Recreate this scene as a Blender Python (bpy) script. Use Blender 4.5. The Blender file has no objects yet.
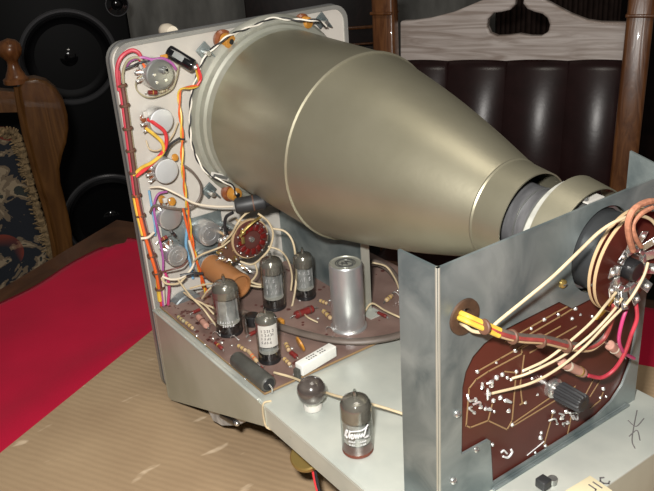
import bpy, bmesh, math, random
from mathutils import Vector as V, Matrix, Quaternion
from mathutils.geometry import interpolate_bezier
random.seed(7)
PI = math.pi
scn = bpy.context.scene
COL = scn.collection
# ------------------------------------------------------------------ camera (calibrated) and pixel -> point on a world plane
CAM = V((0.5981, -0.2297, 0.4264))
R = Matrix(((0.5871, 0.3079, -0.7487), (0.8072, -0.2924, 0.5127), (-0.0610, -0.9054, -0.4201)))  # camera (right, down, forward) -> world
F = 831.0
def at(px, py, axis, val):
    d = R @ V(((px-327)/F, (py-245)/F, 1.0))
    return CAM + d*((val-CAM[axis])/d[axis])
def PX(px, py, x=0.0): return at(px, py, 0, x)
def PY(px, py, y=0.0): return at(px, py, 1, y)
def PZ(px, py, z=0.0): return at(px, py, 2, z)
def dist(p): return (R.transposed() @ (V(p)-CAM)).z
def pxr(p, n): return n*dist(p)/F          # size in metres of n pixels at point p
# ------------------------------------------------------------------ materials
def _new(name):
    m = bpy.data.materials.new(name); m.use_nodes = True
    nt = m.node_tree; b = nt.nodes['Principled BSDF']
    return m, nt, b
def mat(name, col, rough=.5, metal=0., var=.0, scale=30., bump=0., bscale=None, col2=None, coat=0., spec=None, stretch=None, detail=4., lo=.35, hi=.65, dist_=0.):
    m, nt, b = _new(name)
    b.inputs['Roughness'].default_value = rough; b.inputs['Metallic'].default_value = metal
    b.inputs['Coat Weight'].default_value = coat
    if spec is not None: b.inputs['Specular IOR Level'].default_value = spec
    c = (*col, 1)
    b.inputs['Base Color'].default_value = c
    tc = nt.nodes.new('ShaderNodeTexCoord'); mp = nt.nodes.new('ShaderNodeMapping')
    nt.links.new(tc.outputs['Object'], mp.inputs['Vector'])
    if stretch: mp.inputs['Scale'].default_value = stretch
    if var > 0 or col2:
        n = nt.nodes.new('ShaderNodeTexNoise'); n.inputs['Scale'].default_value = scale; n.inputs['Detail'].default_value = detail
        n.inputs['Distortion'].default_value = dist_
        nt.links.new(mp.outputs[0], n.inputs['Vector'])
        r = nt.nodes.new('ShaderNodeValToRGB'); r.color_ramp.elements[0].position = lo; r.color_ramp.elements[1].position = hi
        c2 = col2 if col2 else tuple(min(1, x*(1+var)) for x in col); c1 = col if col2 else tuple(x*(1-var) for x in col)
        r.color_ramp.elements[0].color = (*c1, 1); r.color_ramp.elements[1].color = (*c2, 1)
        nt.links.new(n.outputs['Fac'], r.inputs[0]); nt.links.new(r.outputs[0], b.inputs['Base Color'])
    if bump:
        n2 = nt.nodes.new('ShaderNodeTexNoise'); n2.inputs['Scale'].default_value = bscale or scale*3; n2.inputs['Detail'].default_value = 5
        nt.links.new(mp.outputs[0], n2.inputs['Vector'])
        bu = nt.nodes.new('ShaderNodeBump'); bu.inputs['Strength'].default_value = bump; bu.inputs['Distance'].default_value = .001
        nt.links.new(n2.outputs['Fac'], bu.inputs['Height']); nt.links.new(bu.outputs[0], b.inputs['Normal'])
    return m
WIRES=('wred','wpink')
def glassmat(name, tint=(.9, .92, .9), k=.82):
    m = bpy.data.materials.new(name); m.use_nodes = True; nt = m.node_tree; nt.nodes.clear()
    o = nt.nodes.new('ShaderNodeOutputMaterial'); t = nt.nodes.new('ShaderNodeBsdfTransparent'); g = nt.nodes.new('ShaderNodeBsdfGlossy')
    mx = nt.nodes.new('ShaderNodeMixShader'); fr = nt.nodes.new('ShaderNodeMath'); fr.operation = 'MULTIPLY_ADD'; lw = nt.nodes.new('ShaderNodeLayerWeight'); lw.inputs['Blend'].default_value = .25; nt.links.new(lw.outputs['Facing'], fr.inputs[0]); fr.inputs[1].default_value = .55; fr.inputs[2].default_value = .05
    t.inputs[0].default_value = (tint[0]*k, tint[1]*k, tint[2]*k, 1); g.inputs['Roughness'].default_value = .06
    nt.links.new(fr.outputs[0], mx.inputs[0]); nt.links.new(t.outputs[0], mx.inputs[1]); nt.links.new(g.outputs[0], mx.inputs[2]); nt.links.new(mx.outputs[0], o.inputs[0])
    return m
def woodmat(name, c1, c2, rough=.35, sc=(1, 1, 1), scale=6., dist_=3., coat=.2):
    m, nt, b = _new(name); b.inputs['Roughness'].default_value = rough; b.inputs['Coat Weight'].default_value = coat
    tc = nt.nodes.new('ShaderNodeTexCoord'); mp = nt.nodes.new('ShaderNodeMapping'); mp.inputs['Scale'].default_value = sc
    nt.links.new(tc.outputs['Object'], mp.inputs['Vector'])
    w = nt.nodes.new('ShaderNodeTexNoise'); w.inputs['Scale'].default_value = scale; w.inputs['Distortion'].default_value = dist_; w.inputs['Detail'].default_value = 6
    nt.links.new(mp.outputs[0], w.inputs['Vector'])
    r = nt.nodes.new('ShaderNodeValToRGB'); r.color_ramp.elements[0].position = .38; r.color_ramp.elements[1].position = .62
    r.color_ramp.elements[0].color = (*c1, 1); r.color_ramp.elements[1].color = (*c2, 1)
    nt.links.new(w.outputs['Fac'], r.inputs[0]); nt.links.new(r.outputs[0], b.inputs['Base Color'])
    bu = nt.nodes.new('ShaderNodeBump'); bu.inputs['Strength'].default_value = .15; bu.inputs['Distance'].default_value = .002
    nt.links.new(w.outputs['Fac'], bu.inputs['Height']); nt.links.new(bu.outputs[0], b.inputs['Normal'])
    return m
M = {}
M['panel'] = mat('panel_paint', (.56, .53, .48), .45, .15, var=.09, scale=14, bump=.05)
M['bezel'] = mat('bezel_grey', (.30, .30, .28), .4, .35, var=.1, scale=20)
M['bezel_dark'] = mat('bezel_dark', (.10, .10, .10), .45, .2)
M['zinc'] = mat('zinc_blue', (.115, .145, .150), .42, .5, scale=30, col2=(.27, .305, .30), bump=.08, bscale=60, lo=.3, hi=.7, dist_=1.)
M['zinc_dark'] = mat('zinc_dark', (.17, .19, .20), .42, .55, scale=25, col2=(.30, .33, .34), bump=.08, lo=.3, hi=.7, dist_=1.)
M['deck'] = mat('deck_plate', (.47, .50, .46), .42, .4, scale=22, col2=(.60, .62, .56), bump=.05)
M['gusset'] = mat('gusset_plate', (.40, .40, .32), .42, .35, scale=18, col2=(.49, .49, .41), bump=.05)
M['olive'] = mat('olive_cadmium', (.30, .28, .20), .42, .74, scale=16, col2=(.375, .35, .26), bump=.07, bscale=220, detail=8, lo=.3, hi=.75)
M['ringz'] = mat('ring_zinc', (.36, .37, .31), .4, .5, scale=22, col2=(.46, .46, .40))
M['steel'] = mat('bright_steel', (.70, .70, .68), .25, .9, var=.06, scale=40)
M['alu'] = mat('aluminium', (.62, .63, .63), .33, .8, var=.07, scale=35, bump=.04)
M['alu_dark'] = mat('aluminium_dark', (.33, .34, .33), .35, .8, var=.1, scale=50)
M['potface'] = mat('pot_face', (.60, .62, .63), .45, .45, var=.06, scale=60)
M['pcb_rear'] = mat('pcb_rear', (.070, .015, .010), .33, 0, var=.18, scale=20, bump=.04, spec=.35)
M['pcb_deck'] = mat('pcb_deck', (.155, .098, .083), .36, 0, scale=26, col2=(.23, .155, .13), bump=.1, bscale=150)
M['track'] = mat('pcb_track', (.27, .17, .08), .5, 0)
M['pcbdark'] = mat('pcb_dark_spot', (.09, .03, .025), .35, 0)
M['solder'] = mat('solder', (.78, .78, .76), .22, .75, var=.1, scale=300)
M['bakelite'] = mat('bakelite_black', (.012, .012, .013), .35, 0, coat=.1)
M['blackrub'] = mat('black_rubber', (.025, .026, .028), .5, 0, var=.2, scale=60)
M['collar'] = mat('collar_black', (.030, .032, .034), .36, .2, var=.2, scale=30)
M['neckgrey'] = mat('neck_grey', (.12, .12, .125), .5, .3, var=.25, scale=60, stretch=(3, 1, 1))
M['cable'] = mat('grey_cable', (.115, .09, .075), .5, 0, var=.2, scale=60)
M['stain'] = mat('brown_stain', (.22, .14, .08), .8)
M['capgrey'] = mat('cap_grey', (.070, .070, .062), .45, .1, var=.25, scale=60, bump=.2)
M['cream'] = mat('wire_cream', (.46, .37, .235), .5, 0, var=.22, scale=90, lo=.25, hi=.6)
M['white'] = mat('wire_white', (.70, .66, .58), .5, 0, var=.22, scale=90, lo=.25, hi=.6)
M['ivory'] = mat('ivory', (.62, .55, .44), .5)
M['wred'] = mat('wire_red', (.55, .035, .04), .4, 0, var=.22, scale=90, lo=.25, hi=.6)
M['wpink'] = mat('wire_pink', (.40, .035, .055), .4, 0, var=.22, scale=90, lo=.25, hi=.6)
M['wmag'] = mat('wire_magenta', (.42, .04, .14), .4, 0, var=.22, scale=90, lo=.25, hi=.6)
M['worange'] = mat('wire_orange', (.60, .10, .02), .4, 0, var=.22, scale=90, lo=.25, hi=.6)
M['wyellow'] = mat('wire_yellow', (.58, .38, .05), .4, 0, var=.22, scale=90, lo=.25, hi=.6)
M['wblack'] = mat('wire_black', (.02, .02, .022), .4, 0, var=.22, scale=90, lo=.25, hi=.6)
M['wbrown'] = mat('wire_brown', (.10, .04, .03), .5, 0, var=.22, scale=90, lo=.25, hi=.6)
M['wpurple'] = mat('wire_purple', (.30, .08, .26), .45, 0, var=.22, scale=90, lo=.25, hi=.6)
M['wblue'] = mat('wire_blue', (.15, .32, .48), .45, 0, var=.22, scale=90, lo=.25, hi=.6)
M['wolive'] = mat('wire_olive', (.28, .25, .16), .5, 0, var=.22, scale=90, lo=.25, hi=.6)
M['cloth_sleeve'] = mat('cloth_sleeve', (.40, .17, .10), .7, 0, var=.2, scale=300, bump=.3)
M['lace'] = mat('lacing', (.11, .05, .03), .6)
M['orangecap'] = mat('orange_tube', (.32, .14, .05), .5, 0, var=.12, scale=30)
M['amber'] = mat('amber_ceramic', (.45, .20, .03), .35, 0, var=.2, scale=60, coat=.3)
M['rubberbrown'] = mat('brown_ceramic', (.20, .06, .02), .35, 0, coat=.3)
M['redres'] = mat('red_resistor', (.16, .018, .016), .35, 0, var=.2, scale=90, coat=.2)
M['pinkres'] = mat('pink_resistor', (.42, .22, .17), .5, 0, var=.1, scale=200)
M['beige'] = mat('beige_body', (.45, .32, .18), .5)
M['band_y'] = mat('band_gold', (.5, .35, .08), .4)
M['ceramic'] = mat('ceramic_white', (.72, .72, .68), .45, 0, var=.04, scale=60)
M['ink'] = mat('ink', (.12, .11, .11), .6)
M['wafer'] = mat('wafer_red', (.12, .008, .007), .3, 0, var=.2, scale=60, coat=.3)
M['grom'] = mat('grommet', (.055, .028, .015), .55, 0, var=.3, scale=120)
M['ringw'] = mat('spacer', (.40, .40, .36), .5, .1, var=.15, scale=120)
M['wdull'] = mat('wire_dull_red', (.27, .045, .04), .5, 0, var=.3, scale=110)
M['brass'] = mat('brass', (.50, .36, .12), .35, .8)
M['glass'] = glassmat('valve_glass')
M['glassdark'] = glassmat('smoky_glass', (.75, .70, .68), .55)
M['getter'] = mat('getter_silver', (.27, .24, .21), .24, .55, scale=60, col2=(.40, .37, .33))
M['plate'] = mat('valve_plate', (.50, .50, .50), .42, .3, var=.25, scale=160)
M['platedark'] = mat('valve_plate_dark', (.10, .10, .105), .45, .5, var=.2, scale=120)
M['mica'] = mat('mica', (.52, .50, .46), .4)
M['print'] = mat('white_print', (.60, .60, .60), .6)
M['ball'] = mat('ball_glass', (.045, .036, .033), .18, .1, scale=60, col2=(.10, .085, .075), coat=.6, stretch=(1, 1, 4))
M['paper'] = mat('paper_label', (.62, .55, .36), .7)
M['redrub'] = mat('red_base', (.13, .03, .015), .5)
M['leather'] = mat('leather', (.024, .009, .009), .30, 0, var=.15, scale=30, bump=.10, bscale=120)
M['speaker'] = mat('speaker_black', (.0035, .0035, .004), .5, 0, spec=.2)
M['cone'] = mat('cone_black', (.0035, .0035, .0045), .5, 0, spec=.25)
M['gloss'] = mat('gloss_black', (.006, .006, .007), .12, 0, coat=.8)
M['spring'] = mat('ring_metal', (.15, .15, .16), .25, .6)
M['capring'] = mat('cap_ring', (.3, .3, .31), .3, .7)
M['wood_brown'] = woodmat('wood_brown', (.085, .034, .009), (.15, .065, .018), .3, (6, 6, 1), 5)
M['wood_post'] = woodmat('wood_post', (.13, .045, .014), (.23, .09, .03), .28, (8, 8, 1), 6)
M['wood_rail_flash'] = woodmat('wood_rail_flash', (.47, .38, .33), (.80, .71, .66), .42, (1.2, 1.2, 14), 5, 1.6, .1)  # whitish flash sheen on the rail is painted into the wood colours
M['wood_edge'] = woodmat('wood_edge', (.05, .018, .006), (.09, .035, .013), .35, (2, 2, 2), 5)
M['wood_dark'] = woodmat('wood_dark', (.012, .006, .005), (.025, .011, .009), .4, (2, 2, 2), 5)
M['fringe'] = mat('fringe', (.22, .15, .075), .9, 0, var=.4, scale=160, bump=.8, bscale=260)
M['wall'] = mat('wallpaper', (.30, .295, .275), .7, 0, scale=9, col2=(.74, .73, .68), stretch=(1, 1, .35), detail=7, lo=.4, hi=.7)
M['floor'] = mat('floor_dark', (.012, .009, .008), .5, 0, var=.2)
M['curtain'] = mat('curtain', (.06, .035, .028), .8, 0, var=.2, scale=40)
def bi_noise_mat_cardboard():
    m, nt, b = _new('cardboard'); b.inputs['Roughness'].default_value = .75; b.inputs['Specular IOR Level'].default_value = .2
    tc = nt.nodes.new('ShaderNodeTexCoord'); mp = nt.nodes.new('ShaderNodeMapping'); mp.inputs['Rotation'].default_value = (0, 0, math.radians(-118.4))
    nt.links.new(tc.outputs['Object'], mp.inputs['Vector'])
    n = nt.nodes.new('ShaderNodeTexNoise'); n.inputs['Scale'].default_value = 9; n.inputs['Detail'].default_value = 8
    nt.links.new(mp.outputs[0], n.inputs['Vector'])
    r = nt.nodes.new('ShaderNodeValToRGB'); r.color_ramp.elements[0].color = (.31, .215, .13, 1); r.color_ramp.elements[1].color = (.41, .295, .18, 1)
    r.color_ramp.elements[0].position = .3; r.color_ramp.elements[1].position = .7
    nt.links.new(n.outputs['Fac'], r.inputs[0])
    w = nt.nodes.new('ShaderNodeTexWave'); w.inputs['Scale'].default_value = 52; w.inputs['Distortion'].default_value = 2.2; w.inputs['Detail'].default_value = 2
    nt.links.new(mp.outputs[0], w.inputs['Vector'])
    # scuffs
    mp2 = nt.nodes.new('ShaderNodeMapping'); mp2.inputs['Rotation'].default_value = (0, 0, math.radians(-12)); mp2.inputs['Scale'].default_value = (62, 20, 20)
    nt.links.new(tc.outputs['Object'], mp2.inputs['Vector'])
    n3 = nt.nodes.new('ShaderNodeTexNoise'); n3.inputs['Scale'].default_value = 1; n3.inputs['Detail'].default_value = 3
    nt.links.new(mp2.outputs[0], n3.inputs['Vector'])
    r3 = nt.nodes.new('ShaderNodeValToRGB'); r3.color_ramp.elements[0].position = .665; r3.color_ramp.elements[1].position = .73
    nt.links.new(n3.outputs['Fac'], r3.inputs[0])
    mx = nt.nodes.new('ShaderNodeMix'); mx.data_type = 'RGBA'; mx.inputs['B'].default_value = (.58, .45, .31, 1)
    nt.links.new(r3.outputs[0], mx.inputs['Factor']); nt.links.new(r.outputs[0], mx.inputs['A']); nt.links.new(mx.outputs['Result'], b.inputs['Base Color'])
    bu = nt.nodes.new('ShaderNodeBump'); bu.inputs['Strength'].default_value = .13; bu.inputs['Distance'].default_value = .0012
    nt.links.new(w.outputs['Fac'], bu.inputs['Height']); nt.links.new(bu.outputs[0], b.inputs['Normal'])
    return m
M['card'] = bi_noise_mat_cardboard()
def redcloth():
    m = mat('red_cloth', (.44, .006, .035), .8, 0, var=.1, scale=8, bump=.25, bscale=900, spec=.2)
    b = m.node_tree.nodes['Principled BSDF']; b.inputs['Sheen Weight'].default_value = .15; b.inputs['Sheen Tint'].default_value = (1, .2, .25, 1)
    return m
M['red'] = redcloth()
def tapestry():
    m, nt, b = _new('tapestry'); b.inputs['Roughness'].default_value = .9
    tc = nt.nodes.new('ShaderNodeTexCoord')
    v = nt.nodes.new('ShaderNodeTexVoronoi'); v.inputs['Scale'].default_value = 11; v.feature = 'F1'
    n = nt.nodes.new('ShaderNodeTexNoise'); n.inputs['Scale'].default_value = 19; n.inputs['Detail'].default_value = 5; n.inputs['Distortion'].default_value = 1.6
    nt.links.new(tc.outputs['Object'], v.inputs['Vector']); nt.links.new(tc.outputs['Object'], n.inputs['Vector'])
    r = nt.nodes.new('ShaderNodeValToRGB'); e = r.color_ramp; e.interpolation = 'CONSTANT'
    e.elements[0].position = 0; e.elements[0].color = (.012, .015, .022, 1); e.elements[1].position = .50; e.elements[1].color = (.17, .125, .08, 1)
    a = e.elements.new(.56); a.color = (.30, .23, .15, 1); a = e.elements.new(.62); a.color = (.03, .035, .03, 1)
    nt.links.new(n.outputs['Fac'], r.inputs[0])
    r2 = nt.nodes.new('ShaderNodeValToRGB'); r2.color_ramp.interpolation = 'CONSTANT'
    r2.color_ramp.elements[0].color = (1, 1, 1, 1); r2.color_ramp.elements[1].color = (0, 0, 0, 1); r2.color_ramp.elements[1].position = .42
    nt.links.new(v.outputs['Distance'], r2.inputs[0])
    mx = nt.nodes.new('ShaderNodeMix'); mx.data_type = 'RGBA'; mx.inputs['B'].default_value = (.20, .035, .02, 1)
    mt = nt.nodes.new('ShaderNodeMath'); mt.operation = 'MULTIPLY'
    n2 = nt.nodes.new('ShaderNodeTexNoise'); n2.inputs['Scale'].default_value = 5; nt.links.new(tc.outputs['Object'], n2.inputs['Vector'])
    r4 = nt.nodes.new('ShaderNodeValToRGB'); r4.color_ramp.elements[0].position = .40; r4.color_ramp.elements[1].position = .44
    nt.links.new(n2.outputs['Fac'], r4.inputs[0]); nt.links.new(r2.outputs[0], mt.inputs[0]); nt.links.new(r4.outputs[0], mt.inputs[1])
    nt.links.new(mt.outputs[0], mx.inputs['Factor']); nt.links.new(r.outputs[0], mx.inputs['A']); nt.links.new(mx.outputs['Result'], b.inputs['Base Color'])
    bu = nt.nodes.new('ShaderNodeBump'); bu.inputs['Strength'].default_value = .4; bu.inputs['Distance'].default_value = .003
    nt.links.new(n.outputs['Fac'], bu.inputs['Height']); nt.links.new(bu.outputs[0], b.inputs['Normal'])
    return m
M['tapestry'] = tapestry()
# ------------------------------------------------------------------ mesh builder
def frame(z):
    z = V(z).normalized(); a = V((0, 0, 1)) if abs(z.z) < .9 else V((1, 0, 0))
    x = a.cross(z).normalized(); return x, z.cross(x), z
class B:
    def __init__(s, *mats): s.bm = bmesh.new(); s.m = list(mats) or []; s.i = 0
    def use(s, name):
        if name not in s.m: s.m.append(name)
        s.i = s.m.index(name); return s
    def _f(s, vs):
        try: f = s.bm.faces.new(vs); f.material_index = s.i; return f
        except ValueError: return None
    def box(s, c, size, ax=None, bev=0.):
        ax = ax or (V((1, 0, 0)), V((0, 1, 0)), V((0, 0, 1))); c = V(c)
        vs = [s.bm.verts.new(c + ax[0]*size[0]*i/2 + ax[1]*size[1]*j/2 + ax[2]*size[2]*k/2) for i in (-1, 1) for j in (-1, 1) for k in (-1, 1)]
        fs = [s._f([vs[q] for q in f]) for f in ((0, 1, 3, 2), (4, 6, 7, 5), (0, 4, 5, 1), (2, 3, 7, 6), (0, 2, 6, 4), (1, 5, 7, 3))]
        if bev:
            es = list({e for f in fs for e in f.edges})
            r = bmesh.ops.bevel(s.bm, geom=es, offset=bev, segments=3, affect='EDGES', profile=.5)
            for f in r['faces']: f.material_index = s.i
        return s
    def bar(s, p0, p1, w, h, up=(0, 0, 1), bev=0.):
        p0, p1 = V(p0), V(p1); x = (p1-p0); l = x.length; x = x.normalized(); y = V(up).cross(x).normalized(); z = x.cross(y)
        return s.box((p0+p1)/2, (l, w, h), (x, y, z), bev)
    def lathe(s, o, ax, prof, n=32, cap=True, centers=None):
        """prof: list of (distance along axis, radius)"""
        x, y, z = frame(ax); o = V(o); rings = []
        for t, r in prof:
            c = o + z*t
            rings.append([s.bm.verts.new(c)] if r <= 1e-7 else [s.bm.verts.new(c + x*math.cos(2*PI*k/n)*r + y*math.sin(2*PI*k/n)*r) for k in range(n)])
        for a, b in zip(rings, rings[1:]):
            for k in range(n):
                k2 = (k+1) % n
                if len(a) == 1 and len(b) == 1: continue
                if len(a) == 1: s._f([a[0], b[k2], b[k]])
                elif len(b) == 1: s._f([a[k], a[k2], b[0]])
                else: s._f([a[k], a[k2], b[k2], b[k]])
        if cap:
            if len(rings[0]) > 1: s._f(rings[0][::-1])
            if len(rings[-1]) > 1: s._f(rings[-1])
        return s
    def cyl(s, p0, p1, r, r1=None, n=20, bev=0.):
        p0, p1 = V(p0), V(p1); l = (p1-p0).length; r1 = r if r1 is None else r1
        pr = [(0, r), (l, r1)] if not bev else [(0, r-bev), (bev*.3, r-bev*.3), (bev, r), (l-bev, r1), (l-bev*.3, r1-bev*.3), (l, r1-bev)]
        return s.lathe(p0, p1-p0, pr, n)
    def ball(s, c, r, n=14, sq=1., ax=(0, 0, 1)):
        return s.lathe(c, ax, [(-math.cos(PI*k/8)*r*sq, math.sin(PI*k/8)*r) for k in range(9)], n, cap=False)
    def tube(s, pts, r, n=8, smooth=6, cap=True, flat=None):
        P = spline([V(p) for p in pts], smooth) if smooth > 1 and len(pts) > 2 else [V(p) for p in pts]
        T = [(P[min(i+1, len(P)-1)]-P[max(i-1, 0)]).normalized() for i in range(len(P))]
        x, y, _ = frame(T[0]); rings = []
        for i, p in enumerate(P):
            if i: q = T[i-1].rotation_difference(T[i]); x = (q @ x).normalized()
            y = T[i].cross(x)
            rr = r(i/(len(P)-1)) if callable(r) else r
            rings.append([s.bm.verts.new(p + x*math.cos(2*PI*k/n)*rr + y*math.sin(2*PI*k/n)*rr*(flat or 1)) for k in range(n)])
        for a, b in zip(rings, rings[1:]):
            for k in range(n): s._f([a[k], a[(k+1) % n], b[(k+1) % n], b[k]])
        if cap: s._f(rings[0][::-1]); s._f(rings[-1])
        return s
    def plate(s, outline, thick, holes=(), bev=0.):
        """outline: list of 3D points in a plane, thick: offset vector for the back face"""
        th = V(thick); loops = [outline, *holes]; bm = s.bm; es = []; front = []
        tmp = bmesh.new()
        for lp in loops:
            vs = [tmp.verts.new(V(p)) for p in lp]
            for k in range(len(vs)): tmp.edges.new((vs[k], vs[(k+1) % len(vs)]))
        bmesh.ops.triangle_fill(tmp, use_beauty=True, edges=tmp.edges[:])
        tmp.verts.index_update()
        a = [bm.verts.new(v.co) for v in tmp.verts]; b = [bm.verts.new(v.co+th) for v in tmp.verts]
        for f in tmp.faces:
            idx = [v.index for v in f.verts]
            if f.normal.dot(th) > 0: idx = idx[::-1]
            s._f([a[i] for i in idx]); s._f([b[i] for i in idx[::-1]])
        for e in tmp.edges:
            if len(e.link_faces) == 1:
                i, j = e.verts[0].index, e.verts[1].index; s._f([a[i], a[j], b[j], b[i]])
        tmp.free(); return s
    def strip(s, p0, p1, w, nrm, h=.0002):
        p0, p1 = V(p0), V(p1); n = V(nrm).normalized(); d = (p1-p0).normalized()
        return s.box((p0+p1)/2+n*h/2, ((p1-p0).length+w*.9, w, h), (d, n.cross(d), n))
    def build(s, name, parent=None, sharp=35, label=None):
        bm = s.bm; bmesh.ops.recalc_face_normals(bm, faces=bm.faces[:])
        off = V((0, 0, 0))
        if parent is not None: off = wloc(parent)
        elif bm.verts:
            xs = [v.co for v in bm.verts]
            mn = V((min(v[i] for v in xs) for i in range(3))); mx = V((max(v[i] for v in xs) for i in range(3)))
            off = V(((mn.x+mx.x)/2, (mn.y+mx.y)/2, mn.z))
        bmesh.ops.translate(bm, verts=bm.verts[:], vec=-off)
        me = bpy.data.meshes.new(name); bm.to_mesh(me); bm.free()
        for k in s.m: me.materials.append(M[k])
        for p in me.polygons: p.use_smooth = True
        me.set_sharp_from_angle(angle=math.radians(sharp))
        o = bpy.data.objects.new(name, me); COL.objects.link(o)
        if parent is not None: o.parent = parent
        else: o.location = off
        if label: o['label'] = label
        return o
def wloc(o):
    p = V((0, 0, 0))
    while o is not None: p = p + o.location; o = o.parent
    return p
def spline(P, n):
    out = []
    for i in range(len(P)-1):
        a = P[i-1] if i else P[0]*2-P[1]; b, c = P[i], P[i+1]; d = P[i+2] if i+2 < len(P) else P[-1]*2-P[-2]
        for k in range(n):
            t = k/n; out.append(.5*((2*b)+(c-a)*t+(2*a-5*b+4*c-d)*t*t+(3*b-a-3*c+d)*t**3))
    return out+[P[-1]]
def thing(name, label, cat, loc, group=None):
    o = bpy.data.objects.new(name, None); COL.objects.link(o); o.location = V(loc); o.empty_display_size = .02
    o['label'] = label; o['category'] = cat
    if group: o['group'] = group
    return o
def tag(o, label, cat, group=None):
    o['label'] = label; o['category'] = cat
    if group: o['group'] = group
    return o
def struct(o): o['kind'] = 'structure'; return o
def rrect(y0, z0, y1, z1, r, x, n=6):
    out = []
    for (cy, cz, a0) in ((y1-r, z1-r, 0), (y0+r, z1-r, 90), (y0+r, z0+r, 180), (y1-r, z0+r, 270)):
        for k in range(n+1):
            a = math.radians(a0+90*k/n); out.append(V((x, cy+math.cos(a)*r, cz+math.sin(a)*r)))
    return out
def circ3(c, r, n=40): return [V((c[0], c[1]+math.cos(2*PI*k/n)*r, c[2]+math.sin(2*PI*k/n)*r)) for k in range(n)]
DZ = .09                               # height of the deck
def A(x): return V((x, .131+.0193*x, .2355-.0564*x))      # picture tube axis
AX = (A(1)-A(0)).normalized()
def up_to(base, px, py):
    """height above base (x, y fixed) whose picture row is py"""
    lo, hi = 0, .2
    for _ in range(30):
        m = (lo+hi)/2; c = R.transposed() @ (V(base)+V((0, 0, m))-CAM)
        if c.y/c.z*F+245 > py: lo = m
        else: hi = m
    return lo
# ================================================================== OSCILLOSCOPE
scope = thing('oscilloscope', 'opened vintage oscilloscope chassis with olive picture tube shield lying on cardboard sheet', 'oscilloscope', (.17, .1, 0))
# --- front panel
b = B(); b.use('bezel').plate(rrect(-.0015, .0, .2165, .3120, .014, -.004), (-.010, 0, 0))
b.use('bezel').plate(rrect(-.0008, -.0, .2170, .3125, .014, .0015), (-.0055, 0, 0), [rrect(.0028, .005, .2135, .3092, .012, .0015)])
b.use('bezel_dark').plate(rrect(-.0020, -.0, .2178, .3132, .015, -.0062), (-.0016, 0, 0))
bez = b.build('panel_bezel', scope)
b = B(); b.use('panel').plate(rrect(-.002, .004, .214, .311, .012, .0), (-.004, 0, 0), [circ3(V((0, A(0).y, A(0).z)), .066)])
front = b.build('front_panel', scope)
# --- deck, gusset, apron
b = B(); b.use('deck')
b.box((.1885, .098, DZ-.001), (.377, .202, .002), bev=.0008)
deck = b.build('deck_plate', scope)
b = B(); b.use('deck')
pts = [V((.172, -.004, DZ-.0005)), V((.172, -.004, .0725)), V((.377, -.004, .0725)), V((.377, -.004, DZ-.0005))]
b.plate(pts, (0, .0015, 0)); b.cyl((.172, -.0018, DZ-.0024), (.377, -.0018, DZ-.0024), .0024, n=16)
b.build('deck_edge', scope)
b = B(); b.use('gusset')
prof = [V((.004, -.0045, DZ-.001)), V((.004, -.0045, .004)), V((.010, -.0045, .003)), V((.172, -.0045, .0690)), V((.180, -.0045, .0722)), V((.180, -.0045, DZ-.001))]
b.plate(prof, (0, .0015, 0))
b.use('deck').bar((.002, -.0035, DZ+.0002), (.172, -.0035, DZ+.0002), .003, .002, bev=.0008)
b.use('gusset').cyl((.006, -.0020, .004), (.006, -.0020, DZ+.001), .0028, n=14)
b.box((.0025, .004, .046), (.0015, .014, .086))
b.build('side_gusset', scope)
b = B(); b.use('gusset').box((.376, .098, .045), (.002, .202, .0885), bev=.0006); b.build('rear_apron', scope)
b = B(); b.use('gusset').box((.19, .1975, .045), (.372, .0015, .0885)); b.build('far_side_plate', scope)
# --- rear plate
XR = .337
hole = circ3(V((XR, .1378, .2163)), .0262, 48)
gh = circ3(PX(464, 316, XR), .0085, 28)
_yz = [(.0285, .128), (.0287, .172), (.031, .181), (.036, .188), (.044, .1925), (.056, .195), (.103, .1955), (.115, .1868), (.162, .1868), (.170, .188), (.176, .184), (.180, .174), (.1805, .140), (.178, .122), (.172, .109), (.162, .1005), (.148, .0960), (.131, .0945), (.077, .0940), (.055, .0940), (.0538, .0950), (.0510, .126), (.0495, .1275)]
pcbout = [V((XR, y, z)) for y, z in _yz]
XM = PX(437, 268, XR); YL = .0116; YR = .187; ZT = .2476
b = B(); b.use('zinc')
outer = [V((XR, YL, DZ)), V((XR, YR, DZ)), V((XR, YR, ZT)), V((XR, YL, ZT))]
b.plate(outer, (-.0016, 0, 0), [hole, gh, pcbout])
rear = b.build('rear_plate', scope)
b = B(); b.use('zinc').box((.3225, YL+.0008, (DZ+ZT)/2), (.0290, .0016, ZT-DZ))
b.use('ringz').cyl((XR-.0010, YL+.001, DZ), (XR-.0010, YL+.001, ZT), .0013, n=10)
b.build('plate_flange', scope)
b = B(); b.use('zinc').plate([V((XR-.001, YR, DZ)), V((.3155, YR, DZ)), V((.3155, YR, .2580)), V((.338, YR, .2530)), V((.340, YR, ZT-.004)), V((XR-.001, YR, ZT-.004))], (0, .0016, 0))
b.build('plate_flange', scope)
b = B(); b.use('zinc').box((XR+.0012, (.053+YR)/2-.004, DZ+.0008), (.0024, YR-.061, .0016), bev=.0004)
b.use('zinc').box((XR+.0006, .116, .0912), (.0010, .122, .0020))
b.build('foot_flange', scope)
# screws on the plate
for (x, y, r) in ((457, 413, 4.2), (476, 449, 3.2), (453, 480, 4.), (562, 283, 5.)):
    p = PX(x, y, XR); rr = pxr(p, r); b = B(); b.use('steel' if x != 562 else 'brass').lathe(p, (1, 0, 0), [(0, rr), (rr*.5, rr*.9), (rr*.8, rr*.5), (rr*.9, 0)], 14)
    b.use('bezel_dark').box(p+V((rr*.88, 0, 0)), (.0003, rr*1.1, rr*.25)); b.build('screw', scope)
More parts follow.
